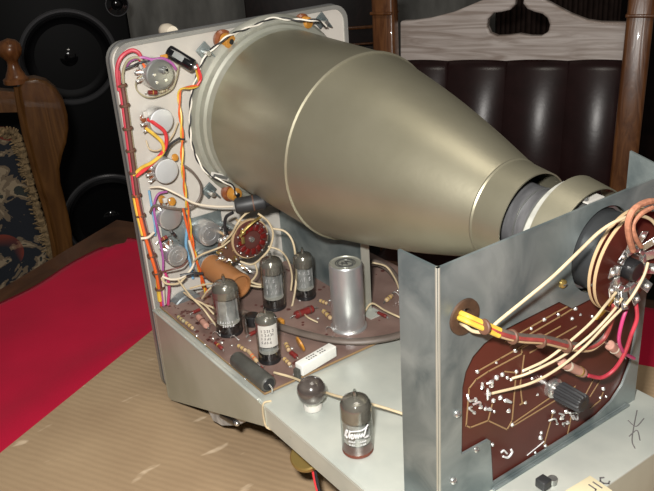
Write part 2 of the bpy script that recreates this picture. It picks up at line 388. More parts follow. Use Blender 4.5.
# --- rear circuit board
XB = XR-.0022
def shrink(L, d, x):
    c = sum(L, V())/len(L); return [V((x, p.y+(d if p.y < c.y else -d)*-1, p.z+(d if p.z < c.z else -d)*-1)) for p in L]
b = B(); b.use('pcb_rear').plate([V((XB, p.y, p.z)) for p in shrink(pcbout, .0015, XB)], (-.0016, 0, 0))
b.use('track')
def tr(pts, w=.0008):
    q = [PX(x, y, XB) for x, y in pts]
    for a, c in zip(q, q[1:]): b.strip(a, c, w, (1, 0, 0), .0003)
tr([(477, 371), (500, 358), (541, 335)]); tr([(466, 425), (469, 388), (476, 379), (488, 371), (522, 353), (521, 348), (560, 326)])
tr([(466, 425), (470, 427), (488, 420), (507, 429), (512, 420), (516, 372), (505, 371)]); tr([(522, 402), (520, 385), (524, 355)]); tr([(512, 426), (560, 397), (575, 386)])
tr([(514, 422), (556, 393)]); tr([(488, 420), (492, 404)]); tr([(520, 404), (526, 401)]); tr([(544, 444), (548, 446), (570, 436), (588, 424)]); tr([(544, 444), (553, 412)])
tr([(548, 446), (560, 440)]); tr([(567, 436), (572, 412)]); tr([(585, 395), (594, 378)]); tr([(590, 396), (600, 380)]); tr([(510, 345), (560, 316), (592, 296)]); tr([(505, 341), (556, 312), (586, 296)])
tr([(590, 408), (600, 400), (603, 392)]); tr([(530, 352), (576, 326)])
tr([(560, 352), (575, 344)])
b.use('solder')
blobs = [(477, 371, 2.2), (496, 362, 1.6), (515, 350, 2.4), (502, 374, 2.6), (496, 377, 3.0), (507, 377, 2.), (491, 385, 2.8), (482, 386, 2.4), (488, 393, 3.2), (475, 399, 2.6), (480, 406, 2.8), (485, 408, 2.2), (474, 412, 2.), (500, 397, 2.8), (493, 400, 2.6), (505, 400, 2.), (508, 410, 2.6), (494, 411, 1.8), (511, 379, 1.8), (523, 370, 2.), (530, 369, 1.8), (532, 378, 1.6), (541, 365, 1.8), (541, 376, 1.4), (525, 402, 1.8), (537, 394, 1.6), (512, 424, 2.2), (540, 437, 2.6), (541, 432, 2.), (553, 411, 2.4), (561, 417, 2.8), (566, 411, 2.6), (573, 416, 2.2), (567, 422, 2.4), (576, 412, 1.8), (580, 409, 1.8), (557, 423, 1.6), (586, 427, 2.), (545, 445, 2.), (535, 452, 1.6), (603, 388, 2.2), (600, 397, 1.6), (606, 396, 1.4), (585, 394, 1.4), (589, 427, 1.4), (544, 319, 2.2), (558, 314, 1.8), (575, 308, 2.4), (572, 318, 2.0), (580, 314, 1.6), (531, 328, 1.8), (592, 316, 1.8), (602, 376, 1.6), (492, 444, 2.2), (516, 371, 2.2), (576, 399, 1.4)]
for x, y, r in blobs:
    p = PX(x, y, XB); rr = pxr(p, r*.95)
    b.lathe(p, (1, random.uniform(-.3, .3), random.uniform(-.3, .3)), [(0, rr*1.1), (rr*.5, rr*.9), (rr*1.1, rr*.45), (rr*1.3, 0)], 10)
for i in range(9):
    x, y = random.choice(blobs[3:16])[:2]; b.tube([PX(x, y, XB+.0005), PX(x+random.uniform(-7, 7), y+random.uniform(-5, 5), XB+.0025), PX(x+random.uniform(-9, 9), y+random.uniform(-6, 6), XB+.0005)], .0007, 6)
for i in range(6):
    x, y = random.choice(blobs[29:37])[:2]; b.tube([PX(x, y, XB+.0005), PX(x+random.uniform(-7, 7), y+random.uniform(-5, 5), XB+.0025), PX(x+random.uniform(-9, 9), y+random.uniform(-6, 6), XB+.0005)], .0006, 6)
# printed arc marks lower left of the board
b.use('print')
b.tube([PX(501, 452, XB+.0003), PX(504, 450, XB+.0003), PX(507, 453, XB+.0003)], .0006, 5); b.tube([PX(503, 456, XB+.0003), PX(508, 457, XB+.0003), PX(512, 452, XB+.0003), PX(511, 449, XB+.0003)], .0007, 5)
b.tube([PX(527, 455, XB+.0003), PX(533, 450, XB+.0003), PX(542, 443, XB+.0003)], .0003, 5); b.tube([PX(538, 446, XB+.0003), PX(544, 441, XB+.0003)], .0004, 5)
rboard = b.build('circuit_board', scope, label='glossy dark brown circuit board with solder side outward')
# backing seen through the notch
b = B(); b.use('beige'); b.use('gusset').box((XB-.003, .043, .110), (.001, .034, .040)); b.build('notch_backing', scope)
# --- small fluted control on the board
p0 = PX(551, 386, XB); p1 = at(553, 387, 0, XB+.004)
kn = B(); kn.use('steel').lathe(p0, (1, 0, 0), [(0, .0062), (.003, .0062), (.0035, .0045), (.007, .0045)], 18); b = kn
pot = b.build('trimmer_bushing', scope)
b = B(); b.use('blackrub'); nf = 48; L = []
kx = p0.x+.006
for t, r in ((0, .0055), (.001, .0062), (.0165, .0058), (.0175, .0050)):
    L.append([b.bm.verts.new((kx+t, p0.y+math.cos(2*PI*k/nf)*r*(1 if k % 4 < 2 else .86), p0.z+math.sin(2*PI*k/nf)*r*(1 if k % 4 < 2 else .86))) for k in range(nf)])
for a, c in zip(L, L[1:]):
    for k in range(nf): b._f([a[k], a[(k+1) % nf], c[(k+1) % nf], c[k]])
b._f(L[0][::-1]); b._f(L[-1])
b.use('bakelite').cyl((kx+.0172, p0.y, p0.z), (kx+.0177, p0.y, p0.z), .0026)
kno = b.build('control_knob', pot, sharp=25, label='fluted dark grey knob')
# grommet
g = PX(464, 316, XR); b = B(); b.use('grom')
b.lathe(g+V((-.004, 0, 0)), (1, 0, 0), [(0, .0048), (0, .0100), (.0022, .0095), (.003, .0082), (.0038, .0082), (.004, .0100), (.0052, .0098), (.0056, .0085), (.0050, .0048), (0, .0048)], 28, cap=False)
b.build('grommet', scope, label='brown rubber grommet around the wire hole')
# --- picture tube shield
def alathe(b, prof, n=72, cap=False):
    return b.lathe(A(0), AX, [(x, r) for x, r in prof], n, cap=cap)
b = B(); b.use('olive')
T = .0009
outp = [(.020, .0700), (.023, .0707), (.1235, .0716), (.1242, .0728), (.1262, .0728), (.1270, .0714)]
for k in range(1, 13):
    t = k/12; x = .127+(.266-.127)*t; r = .0712+(.0332-.0712)*(t*.93+.07*t*t) + .0022*math.sin(PI*t); outp.append((x, r))
outp += [(.267, .0334), (.268, .0326), (.288, .0308)]
inp = [(x, r-T) for x, r in outp][::-1]
alathe(b, outp+inp+[outp[0]])
b.build('tube_shield', scope, sharp=22, label='olive drab metal cone around the picture tube')
b = B(); b.use('ringz')
alathe(b, [(.001, .0800), (.001, .0680), (.024, .0680), (.024, .0694), (.014, .0708), (.0130, .0732), (.008, .0740), (.007, .0772), (.003, .0800), (.001, .0800)])
b.build('shield_ring', scope)
b = B(); b.use('cone').lathe(A(0), AX, [(-.0075, .0), (-.0075, .062), (-.004, .0655), (.004, .0655), (.006, .060), (.006, 0)], 48); b.build('picture_tube_face', scope)
b = B(); b.use('neckgrey'); alathe(b, [(.20, .0215), (.303, .0215), (.303, 0)], 48); b.lathe(A(0), AX, [(.20, .0215), (.20, 0)], 48)
b.use('steel').cyl(A(.292)+V((0, -.0195, -.010)), A(.300)+V((0, -.0195, -.010)), .0018); b.use('mica')
b.use('alu_dark'); alathe(b, [(.290, .0195), (.2905, .0221), (.2915, .0221), (.2915, .0195)], 48)
b.use('capgrey').box(A(.292)+V((0, -.018, -.016)), (.010, .006, .008), bev=.001)
b.build('picture_tube_neck', scope)
b = B(); b.use('olive'); alathe(b, [(.3120, .0362), (.3290, .0340), (.3290, .0332), (.3125, .0354), (.3120, .0354), (.3120, .0362)], 64)
nb = b.build('clamp_band', scope)
b = B(); b.use('ringw').lathe(A(0)+V((0, -.0015, -.0012)), AX, [(.3062, .0325), (.3075, .0338), (.3125, .0338), (.3125, .0290), (.3062, .0290), (.3062, .0325)], 64, cap=False); b.build('spacer_ring', scope, label='off white spacer ring in front of the clamp band')
b = B(); b.use('alu_dark'); alathe(b, [(.300, .0255), (.334, .0255), (.334, .024), (.300, .024), (.300, .0255)], 48); b.use('mica').box(A(.322)+V((0, 0, .028)), (.018, .014, .001), (AX, V((0, 1, 0)), AX.cross(V((0, 1, 0)))))
b.use('steel').cyl(A(.328)+V((0, -.006, .029)), A(.328)+V((0, -.006, .031)), .0018); b.build('neck_sleeve', scope)
# --- socket
b = B(); b.use('collar'); alathe(b, [(.303, .0232), (.347, .0236), (.348, .0228), (.348, 0)], 48); b.use('bakelite'); alathe(b, [(.3475, .0190), (.3530, .0190)], 40)
b.build('tube_base', scope, label='black cylindrical base of the picture tube')
b = B()
for x0 in (.3510, .3545):
    b.use('beige'); alathe(b, [(x0, .0300), (x0+.0003, .0303), (x0+.0018, .0303), (x0+.0020, .0300)], 56)
    b.use('pcb_rear'); b.lathe(A(0), AX, [(x0-.0001, 0), (x0-.0001, .0296), (x0+.0022, .0296), (x0+.0022, 0)], 56, cap=False)
b.use('steel')
for k in range(10):
    a = 2*PI*k/10+.2; c = A(.3525)+V((0, math.cos(a)*.0285, math.sin(a)*.0285)); b.cyl(c, c+AX*.0005, .0012, n=8)
sock = b.build('tube_socket', scope, label='round brown two layer socket with a ring of solder lugs')
b = B(); b.use('bakelite').lathe(A(0)+V((0, -.0035, -.0020)), AX, [(.356, .0062), (.3630, .0060), (.3640, .0052), (.3640, 0)], 24); b.build('socket_post', sock)
for k in range(12):
    a = 2*PI*k/12+.25; u = V((0, math.cos(a), math.sin(a))); w = V((0, -math.sin(a), math.cos(a)))
    c = A(.3575)+V((0, -.0025, -.003))+u*.0155; tilt = (AX*random.uniform(.25, .6)+u).normalized(); n2 = w.cross(tilt)
    b = B(); b.use('steel').box(c+tilt*.002+AX*.001, (.0110, .0060, .0007), (tilt, w, n2), bev=.0002)
    b.box(c-u*.004, (.003, .005, .003), (AX, w, u), bev=.0003)
    if k % 3 == 0: b.use('bakelite').cyl(c+tilt*.0045+AX*.0015-n2*.0005, c+tilt*.0045+AX*.0015+n2*.0005, .0009, n=8)
    b.use('solder').ball(c+tilt*.0045+AX*.0018, random.uniform(.0008, .0015), 9)
    b.build('solder_lug', sock)
# --- wires (each one traced as pixel + depth)
def wx(name, m, pts, r=.0008, parent=scope, n=8, label=None):
    b = B(); b.use(m).tube([PX(x, y, d) for x, y, d in pts], r, n); return b.build(name, parent, label=label)
XS = .360
wx('lead_wire', 'cream', [(455, 322, .325), (464, 325, .340), (474, 331, .344), (488, 331, .346), (497, 322, .347), (524, 300, .350), (553, 276, .354), (582, 248, .358), (600, 231, .361), (618, 220, .364), (636, 215, .366), (652, 220, .366), (662, 236, .367)], .00092, label='long cream wire from the grommet over the socket')
wx('lead_wire', 'cream', [(616, 292, XS+.003), (606, 304, .358), (590, 323, .352), (565, 345, .348), (545, 360, .343), (524, 370, .336)], .0008)
wx('lead_wire', 'cream', [(622, 298, XS+.002), (612, 312, .358), (590, 335, .354), (562, 356, .348), (530, 372, .342), (512, 378, .336)], .0008)
wx('lead_wire', 'cream', [(628, 302, XS+.001), (608, 322, .358), (585, 346, .353), (558, 368, .348), (530, 383, .343), (492, 393, .336)], .0008)
wx('lead_wire', 'wyellow', [(613, 296, XS), (604, 310, .350), (596, 318, .345)], .0012)
# harness through the grommet
cpts = [(452, 312, .325), (464, 317, .340), (482, 325, .346), (500, 333, .348), (520, 338, .349), (545, 340, .349), (570, 346, .348), (590, 347, .348), (604, 338, .349), (611, 322, .351), (614, 305, .356)]
for m, dx, dy, dd, r, lo, hi in (('wyellow', 0, -3, .001, .0015, 0, 4), ('wred', 1, -.5, .0015, .0012, 0, 5), ('wyellow', -1, 2, .002, .0014, 0, 4), ('cable', 0, -2.6, .0008, .0015, 3, 10), ('wdull', 0, -.2, .0016, .0014, 2, 11), ('wpink', 0, 1.6, .0002, .0009, 2, 11), ('wbrown', 0, 2.6, -.001, .0013, 2, 11), ('beige', 0, 2.8, .0012, .0009, 2, 9)):
    wx('harness_wire', m, [(x+dx, y+dy, d+dd) for x, y, d in cpts[lo:hi]], r)
b = B(); b.use('lace')
for x, y in ((484, 326), (512, 336), (540, 340), (566, 345)):
    p = PX(x, y, .3485); b.lathe(p-V((0, .0009, 0)), (0, 1, -.25), [(0, .0036), (.0005, .0041), (.0016, .0041), (.002, .0036)], 14)
b.build('lacing_tie', scope)
# magenta leads with tubular resistors
wx('lead_wire', 'wmag', [(628, 305, .356), (622, 322, .356), (619, 340, .355), (624, 352, .353), (634, 358, .350)], .0011, label='magenta lead')
wx('lead_wire', 'wpink', [(636, 302, .358), (637, 318, .358), (631, 335, .357), (625, 352, .354), (615, 368, .350), (602, 377, .347), (588, 375, .345)], .0012, label='pink lead')
def resist(name, p0, p1, r, m, bands=(), lead=.006, parent=scope, label=None, ends=True, lm='steel'):
    p0, p1 = V(p0), V(p1); d = (p1-p0); l = d.length; d.normalize(); b = B()
    b.use(m).lathe(p0, d, [(0, r*.7), (l*.04, r*.95), (l*.1, r), (l*.24, r*.95), (l*.76, r*.95), (l*.9, r), (l*.96, r*.95), (l, r*.7)], 18)
    for t, bm_ in bands: b.use(bm_).lathe(p0, d, [(l*t-l*.035, r*.97), (l*t-l*.035, r*1.02), (l*t+l*.035, r*1.02), (l*t+l*.035, r*.97)], 18, cap=False)
    o = b.build(name, parent, label=label)
    for q, s in ((p0, -1), (p1, 1)): b = B(); b.use(lm).tube([q, q+d*s*lead*.5, q+d*s*lead+V((0, 0, -.001))], .0004, 6); b.build('lead', o)
    return o
resist('resistor', PX(561, 362, .345), PX(584, 373, .345), .0030, 'pinkres', [(.3, 'ivory'), (.8, 'brass')], label='pale pink tubular resistor below the socket')
resist('resistor', PX(609, 344, .346), PX(622, 354, .346), .0032, 'pinkres', [(.4, 'ivory')], label='pale pink tubular resistor at the right edge')
# brown cloth sleeved lead over the socket
wx('sleeved_lead', 'cloth_sleeve', [(633, 250, .364), (629, 236, .367), (628, 222, .369), (633, 210, .370), (643, 203, .369), (655, 201, .368), (668, 207, .366)], .0017, label='rust coloured cloth sleeved lead')
wx('sleeved_lead', 'cloth_sleeve', [(641, 246, .364), (635, 236, .3665), (633, 224, .3665), (640, 214, .367), (652, 207, .3665)], .0014)
wx('lead_wire', 'cream', [(648, 262, .366), (644, 275, .367), (634, 293, .367), (626, 304, .365)], .0008)
# ================================================================== front panel components
def potm(name, px, py, x0, x1, r_px, face='potface', body='alu', rings=True, lugs=None, label=None, shaft=False):
    """can of a potentiometer: pixel of its rear face centre at depth x1"""
    p = PX(px, py, x1); r = pxr(p, r_px); b = B()
    l = x1-x0
    b.use(body).lathe((x0, p.y, p.z), (1, 0, 0), [(0, r*.97), (l*.2, r), (l-.0012, r), (l-.0003, r*.96)], 40, cap=False)
    b.use(face).lathe((x0, p.y, p.z), (1, 0, 0), [(l-.0003, r*.96), (l-.0001, r*.9), (l, r*.86), (l, 0)], 40, cap=False)
    if rings:
        b.use(body).lathe((x0, p.y, p.z), (1, 0, 0), [(l-.0002, r*.62), (l+.0003, r*.60), (l+.0003, r*.54), (l-.0002, r*.52)], 32, cap=False)
        b.lathe((x0, p.y, p.z), (1, 0, 0), [(l-.0002, r*.2), (l+.0003, r*.17), (l+.0003, 0)], 20, cap=False)
    o = b.build(name, scope, label=label)
    if lugs:
        a0, n = lugs
        for k in range(n):
            a = math.radians(a0+(k-(n-1)/2)*24); u = V((0, math.cos(a), math.sin(a))); w = V((0, -math.sin(a), math.cos(a)))
            c = V((x0+l*.35, p.y, p.z))+u*(r+.0025)
            b = B(); b.use('rubberbrown').box(c-u*.0015, (.0025, .004, .004), (V((1, 0, 0)), w, u), bev=.0004)
            b.use('steel').box(c+V((.0015, 0, 0)), (.0006, .0026, .006), (V((1, 0, 0)), w, u), bev=.0002).use('solder').ball(c+V((.002, 0, 0))+u*.001, .0012, 9)
            b.build('terminal_lug', o)
    return o, V((x1, p.y, p.z)), r
# 1 rotary switch in the top corner
o, c, r = potm('rotary_switch', 160.5, 74.5, .002, .018, 15.5, 'alu_dark', 'alu', False, (180, 2), label='dark round rotary switch in the top corner')
b = B(); b.use('steel')
for dy, dz in ((-.005, .001), (.0035, -.0045), (.004, .004), (-.004, -.005)): b.cyl(c+V((0, dy, dz)), c+V((.001, dy, dz)), .0011, n=10)
b.use('alu_dark').box(c+V((.002, .003, .003)), (.004, .005, .004), bev=.0006).cyl(c+V((0, .0045, .004)), c+V((.004, .0045, .004)), .0017)
b.build('switch_contacts', o)
b = B(); b.use('amber').box(PX(149, 70, .011), (.003, .0045, .0035), bev=.0006); b.use('alu').ball(PX(151, 82, .010), .0026, 12); b.use('amber').box(PX(164, 56, .009), (.002, .006, .003), bev=.0006).ball(PX(152, 67, .012), .0018)
b.build('switch_wafer', o)
resist('resistor', PX(148, 92, .010), PX(157, 92, .010), .0018, 'redres', [(.5, 'band_y')], .003)
resist('resistor', PX(159, 91, .010), PX(167, 89, .010), .0018, 'wolive', [(.3, 'ivory'), (.7, 'wbrown')], .003)
wx('lead_wire', 'wolive', [(143, 74, .010), (136, 82, .008), (138, 91, .008), (148, 97, .009), (160, 95, .009), (172, 88, .010), (177, 75, .012), (179, 62, .012)], .0006)
wx('lead_wire', 'wpurple', [(125, 68, .006), (131, 60, .008), (142, 57, .012), (152, 59, .014), (163, 58, .016), (172, 63, .017), (176, 69, .016)], .0011, label='dark violet lead over the rotary switch')
wx('lead_wire', 'wblack', [(124, 69, .007), (134, 65, .010), (141, 62, .013), (150, 61, .014)], .0010)
wx('lead_wire', 'worange', [(137, 57, .008), (143, 63, .012), (146, 72, .012), (144, 79, .010)], .0010)
# 2..5 row of potentiometers
po = {}
for key, px, py, x0, x1, rp, face, lug, lb in (
    ('a', 162, 121, .002, .014, 13., 'potface', (183, 3), 'aluminium potentiometer second from the top'),
    ('b', 167, 171, .002, .014, 13., 'potface', (185, 3), 'aluminium potentiometer third from the top'),
    ('c', 171, 218, .002, .013, 12.5, 'alu', (100, 3), 'aluminium potentiometer fourth from the top'),
    ('d', 178, 256, .002, .016, 11., 'alu', (120, 3), 'aluminium potentiometer at the foot of the left row'),
    ('e', 210, 234, .002, .016, 12.5, 'alu', (-15, 2), 'potentiometer on a square bracket plate')):
    po[key] = potm('potentiometer', px, py, x0, x1, rp, face, 'alu', key in 'de', lug, label=lb)
p = PX(204, 236, .0); b = B(); b.use('zinc').box(p+V((.0012, 0, 0)), (.0016, .036, .040), bev=.0004); b.build('bracket_plate', scope)
p = PX(163, 212, .0); b = B(); b.use('zinc').box((.0012, .028, .148), (.0012, .026, .034), bev=.0004); b.build('bracket_plate', scope)
p = PX(183, 305, .0)
b = B(); b.use('zinc_dark').lathe((.001, p.y+.001, p.z-.002), (1, 0, 0), [(0, .0165), (.010, .0165), (.011, .0155), (.011, 0)], 36)
b.use('print').tube([(.0113, p.y-.007, p.z-.003), (.0113, p.y-.003, p.z+.004), (.0113, p.y+.004, p.z+.0065)], .0004, 5).tube([(.0113, p.y-.001, p.z+.001), (.0113, p.y+.003, p.z+.007)], .0004, 5).tube([(.0113, p.y-.004, p.z+.006), (.0113, p.y+.004, p.z+.002)], .0004, 5)
b.build('potentiometer', scope, label='dark potentiometer with white scribbles at deck level')
# small parts near the pots
def disc(px, py, x, r, m, name='disc_capacitor', ax=(1, .2, .3)):
    b = B(); p = PX(px, py, x); b.use(m).lathe(p-V(ax).normalized()*.0008, ax, [(0, r*.8), (.0004, r), (.0012, r), (.0016, r*.8)], 20); o = b.build(name, scope)
    b = B(); b.use('steel').tube([p, p+V((-.002, 0, -r*1.1)), p+V((-.006, 0, -r*1.5))], .0003, 5); b.build('lead', o); return o
disc(162, 199, .008, .0033, 'amber'); disc(172, 201, .008, .0035, 'amber'); disc(175, 157, .009, .0030, 'amber'); disc(143, 118, .008, .0026, 'rubberbrown')
b = B(); b.use('mica').box(PX(145, 114, .010), (.003, .0035, .005), bev=.0006); b.build('terminal_tag', scope)
b = B(); b.use('mica').box(PX(165, 200, .011), (.003, .0035, .004), bev=.0006); b.build('terminal_tag', scope)
resist('resistor', PX(160, 240, .010), PX(167, 236, .010), .0016, 'redres', [(.5, 'band_y')], .004)
resist('resistor', PX(171, 231, .014), PX(176, 236, .012), .0014, 'wblack', [(.5, 'wbrown')], .004)
# --- top tubular capacitor
p0, p1 = PX(168, 50, .006), PX(194, 66, .022)
def tubecap(name, p0, p1, r, m, endm=None, label=None, strokes=None, parent=scope):
    d = (V(p1)-V(p0)); l = d.length; d.normalize(); b = B()
    b.use(m).lathe(p0, d, [(0, r*.75), (r*.12, r*.92), (r*.35, r), (l-r*.35, r), (l-r*.12, r*.92), (l, r*.75)], 30)
    if endm: b.use(endm).lathe(p0, d, [(l, r*.74), (l+.0003, r*.7), (l+.0003, 0)], 30, cap=False); 
    o = b.build(name, parent, label=label); return o, d, l
o, d, l = tubecap('electrolytic_capacitor', p0, p1, .0050, 'gloss', 'blackrub', 'glossy black tubular capacitor at the top of the panel')
b = B(); s_ = (CAM-(p0+p1)/2); s_ = (s_-d*s_.dot(d)).normalized(); w = d.cross(s_)
b.use('alu_dark').box((p0+p1)/2+s_*.0049-d*.001, (.009, .004, .0006), (d, w, s_)); b.build('printed_label', o)
b = B(); b.use('solder').ball(p1+d*.001, .0018, 10); b.build('terminal_lug', o)
# --- shield clamps: screw brackets and ceramic stand-offs
def bracket(px, py, sx=1):
    p = PX(px, py, .003); b = B(); b.use('zinc').box(p, (.0015, .011, .010), (V((1, 0, 0)), V((0, .8, .6)), V((0, -.6, .8))), bev=.0004)
    b.box(p+V((.004, .003*sx, -.002)), (.008, .0012, .009), (V((1, 0, 0)), V((0, .8, .6)), V((0, -.6, .8))), bev=.0004)
    o = b.build('clamp_bracket', scope); b = B(); b.use('steel').cyl(p+V((.001, -.001, -.001)), p+V((.010, -.001, -.001)), .0020, n=14); b.build('screw', o)
bracket(204, 50); bracket(321, 20); bracket(209, 190)
def standoff(px, py, s=1.):
    p = PX(px, py, .001); b = B(); b.use('rubberbrown').lathe(p, (1, 0, 0), [(0, .0085*s), (.003, .0085*s), (.005, .0065*s)], 24)
    o = b.build('standoff_grommet', scope)
    b = B(); b.use('amber').lathe(p+V((.005, .0, .0)), (1, .25, -.1), [(0, .0062*s), (.006*s, .0062*s), (.0075*s, .0052*s)], 20); b.use('bakelite').lathe(p+V((.0125*s, .0018*s, -.0007)), (1, .25, -.1), [(0, .0022), (.0006, .0022)], 12)
    b.build('ceramic_bush', o, label='amber ceramic bush')
standoff(222, 39, .95); standoff(301, 21, .8); standoff(229, 191, .95)
b = B(); b.use('mica').box(PX(220, 176, .012), (.001, .018, .005), (V((1, 0, 0)), V((0, .9, -.42)), V((0, .42, .9))), bev=.0005); b.use('alu_dark').box(PX(220.5, 176.3, .0127), (.0008, .014, .0028), (V((1, 0, 0)), V((0, .9, -.42)), V((0, .42, .9)))); b.build('clamp_label', scope)
# --- twisted pairs
def twist(path, m1, m2, r=.0009, pitch=9.):
    P = spline([PX(x, y, d) for x, y, d in path], 14); L = 0; out1 = []; out2 = []
    x = None
    for i, p in enumerate(P):
        t = (P[min(i+1, len(P)-1)]-P[max(i-1, 0)]).normalized()
        if x is None: x, y, _ = frame(t); tp = t
        else: x = (tp.rotation_difference(t) @ x).normalized(); tp = t; L += (p-P[i-1]).length
        y = t.cross(x); a = L/(pitch*.001)*2*PI
        o = x*math.cos(a)*r+y*math.sin(a)*r; out1.append(p+o); out2.append(p-o)
    for m, q in ((m1, out1), (m2, out2)):
        b = B(); b.use(m).tube(q, r*.95, 7, smooth=1); b.build('twisted_wire', scope)
twist([(326, 26, .020), (318, 20, .024), (305, 20, .022), (290, 19, .016), (272, 18, .012), (255, 25, .012), (242, 30, .012), (228, 36, .018), (218, 44, .014), (207, 54, .010), (199, 70, .008), (192, 92, .006), (190, 118, .006), (191, 140, .006), (198, 160, .006), (208, 173, .010), (222, 181, .016), (232, 185, .018), (236, 194, .017)], 'white', 'wblack', .0007, 24)
twist([(193, 62, .020), (197, 70, .016), (199, 80, .014), (198, 85, .013), (190, 87, .013), (181, 89, .013), (179, 97, .012), (180, 112, .014), (182, 135, .015), (182, 160, .016), (184, 182, .017), (187, 205, .018), (190, 225, .018), (193, 245, .018), (198, 265, .016), (203, 285, .014), (206, 294, .010)], 'worange', 'wyellow', .0008, 30)
wx('lead_wire', 'wred', [(195, 62, .020), (199, 70, .018), (201, 78, .016), (197, 85, .015)], .0010)
wx('lead_wire', 'worange', [(183, 208, .020), (188, 230, .020), (193, 250, .019), (199, 268, .018), (207, 292, .012)], .0010)
# --- laced harness down the left edge
hp = [(121, 70, .005), (122, 85, .005), (125, 105, .005), (128, 128, .005), (131, 150, .005), (134, 172, .005), (137, 195, .006), (141, 215, .007), (146, 235, .009), (152, 255, .011), (157, 272, .012), (160, 288, .010), (162, 305, .006)]
for m, dx, dd, r, lo, hi in (('wpink', -2.4, .001, .00150, 0, 8), ('wbrown', .5, .0026, .0020, 1, 12), ('wolive', 2.4, -.0005, .0013, 1, 12), ('worange', -1.0, .003, .0016, 6, 12), ('wyellow', -3.4, .001, .0015, 6, 9), ('wpurple', 1.6, .001, .0013, 5, 13), ('wred', -.5, -.001, .0015, 2, 13)):
    wx('harness_wire', m, [(x+dx, y, d+dd) for x, y, d in hp[lo:hi]], r*.88)
wx('harness_wire', 'wpink', [(119, 90, .006), (117, 70, .006), (121, 57, .007), (131, 50, .008), (139, 53, .010), (141, 62, .011)], .0016, label='thick pink red wire looping at the top corner')
wx('harness_wire', 'wolive', [(124, 88, .006), (123, 72, .007), (128, 60, .009), (138, 57, .011), (144, 63, .012)], .0011)
wx('harness_wire', 'wyellow', [(159, 270, .013), (158, 282, .011), (160, 300, .007)], .0020)
wx('harness_wire', 'ivory', [(163, 274, .013), (163, 288, .011), (164, 304, .007)], .0014)
wx('harness_wire', 'wmag', [(165, 272, .012), (169, 285, .011), (168, 306, .006)], .0013)
b = B(); b.use('lace')
for x, y, d in hp[1:12]:
    for yy in (0,):
        p = PX(x-.3, y+yy, d+.0008); b.lathe(p+V((0, 0, .0011)), (0, .06, -1), [(0, .0036), (.0004, .0041), (.0016, .0041), (.002, .0036)], 14)
p = PX(158, 274, .012); b.ball(p, .004, 12)
b.build('lacing_tie', scope)
# pot leads
wx('lead_wire', 'wred', [(148, 119, .010), (156, 124, .017), (165, 132, .019), (166, 145, .018), (160, 155, .016), (150, 165, .012), (136, 176, .008)], .0015, label='orange red wire curving over the second potentiometer')
wx('lead_wire', 'wyellow', [(146, 128, .010), (154, 134, .016), (162, 142, .018), (163, 152, .017), (152, 162, .014), (142, 167, .010), (133, 175, .008)], .0014)
wx('lead_wire', 'cream', [(146, 140, .008), (150, 149, .010), (160, 149, .012), (172, 136, .010), (178, 122, .008)], .0006)
wx('lead_wire', 'wblack', [(165, 155, .012), (170, 145, .016), (178, 139, .017), (185, 139, .017)], .0008)
wx('lead_wire', 'wblack', [(164, 150, .012), (172, 142, .015), (180, 137, .016)], .0006)
wx('lead_wire', 'cable', [(181, 163, .015), (193, 172, .018), (201, 185, .018), (199, 199, .018), (188, 208, .018), (170, 208, .018), (155, 205, .014), (150, 212, .010)], .0010, label='grey lead looping beside the third potentiometer')
wx('lead_wire', 'ivory', [(150, 187, .008), (162, 187, .016), (178, 194, .022), (195, 203, .026), (215, 206, .030), (233, 206, .034)], .0009, label='cream lead running to the black cylinder')
wx('lead_wire', 'wpurple', [(167, 191, .010), (158, 194, .010), (154, 206, .009), (156, 222, .009), (160, 240, .010), (163, 258, .010), (163, 270, .009)], .0010)
wx('lead_wire', 'wblue', [(149, 190, .006), (152, 208, .006), (155, 225, .006), (155, 235, .006)], .0010)
wx('lead_wire', 'wblue', [(187, 228, .004), (186, 245, .004), (190, 262, .004), (193, 278, .004)], .0012)
wx('lead_wire', 'ivory', [(141, 238, .012), (148, 237, .014), (154, 232, .012)], .0011)
wx('lead_wire', 'ivory', [(189, 240, .020), (194, 262, .020), (184, 276, .020), (172, 279, .018), (162, 276, .014)], .0010, label='cream wire arching under the last potentiometer')
wx('lead_wire', 'cream', [(160, 276, .014), (166, 283, .016), (178, 283, .018), (186, 276, .020)], .0009)
wx('lead_wire', 'wbrown', [(160, 272, .014), (172, 269, .022), (182, 266, .024), (188, 260, .022)], .0008)
wx('lead_wire', 'wblack', [(180, 275, .018), (192, 273, .022), (203, 273, .024)], .0012)
wx('lead_wire', 'cream', [(193, 262, .020), (200, 255, .028), (212, 250, .034), (222, 246, .036), (230, 240, .036)], .0008)
# --- chassis support plate
b = B(); b.use('zinc').box((.064, .1305, DZ+.045), (.128, .0014, .090)); b.use('ringz').box((.1285, .1275, DZ+.045), (.0014, .0075, .090)); b.use('deck').box((.135, .127, DZ+.0032), (.013, .013, .0012))
b.build('support_plate', scope)
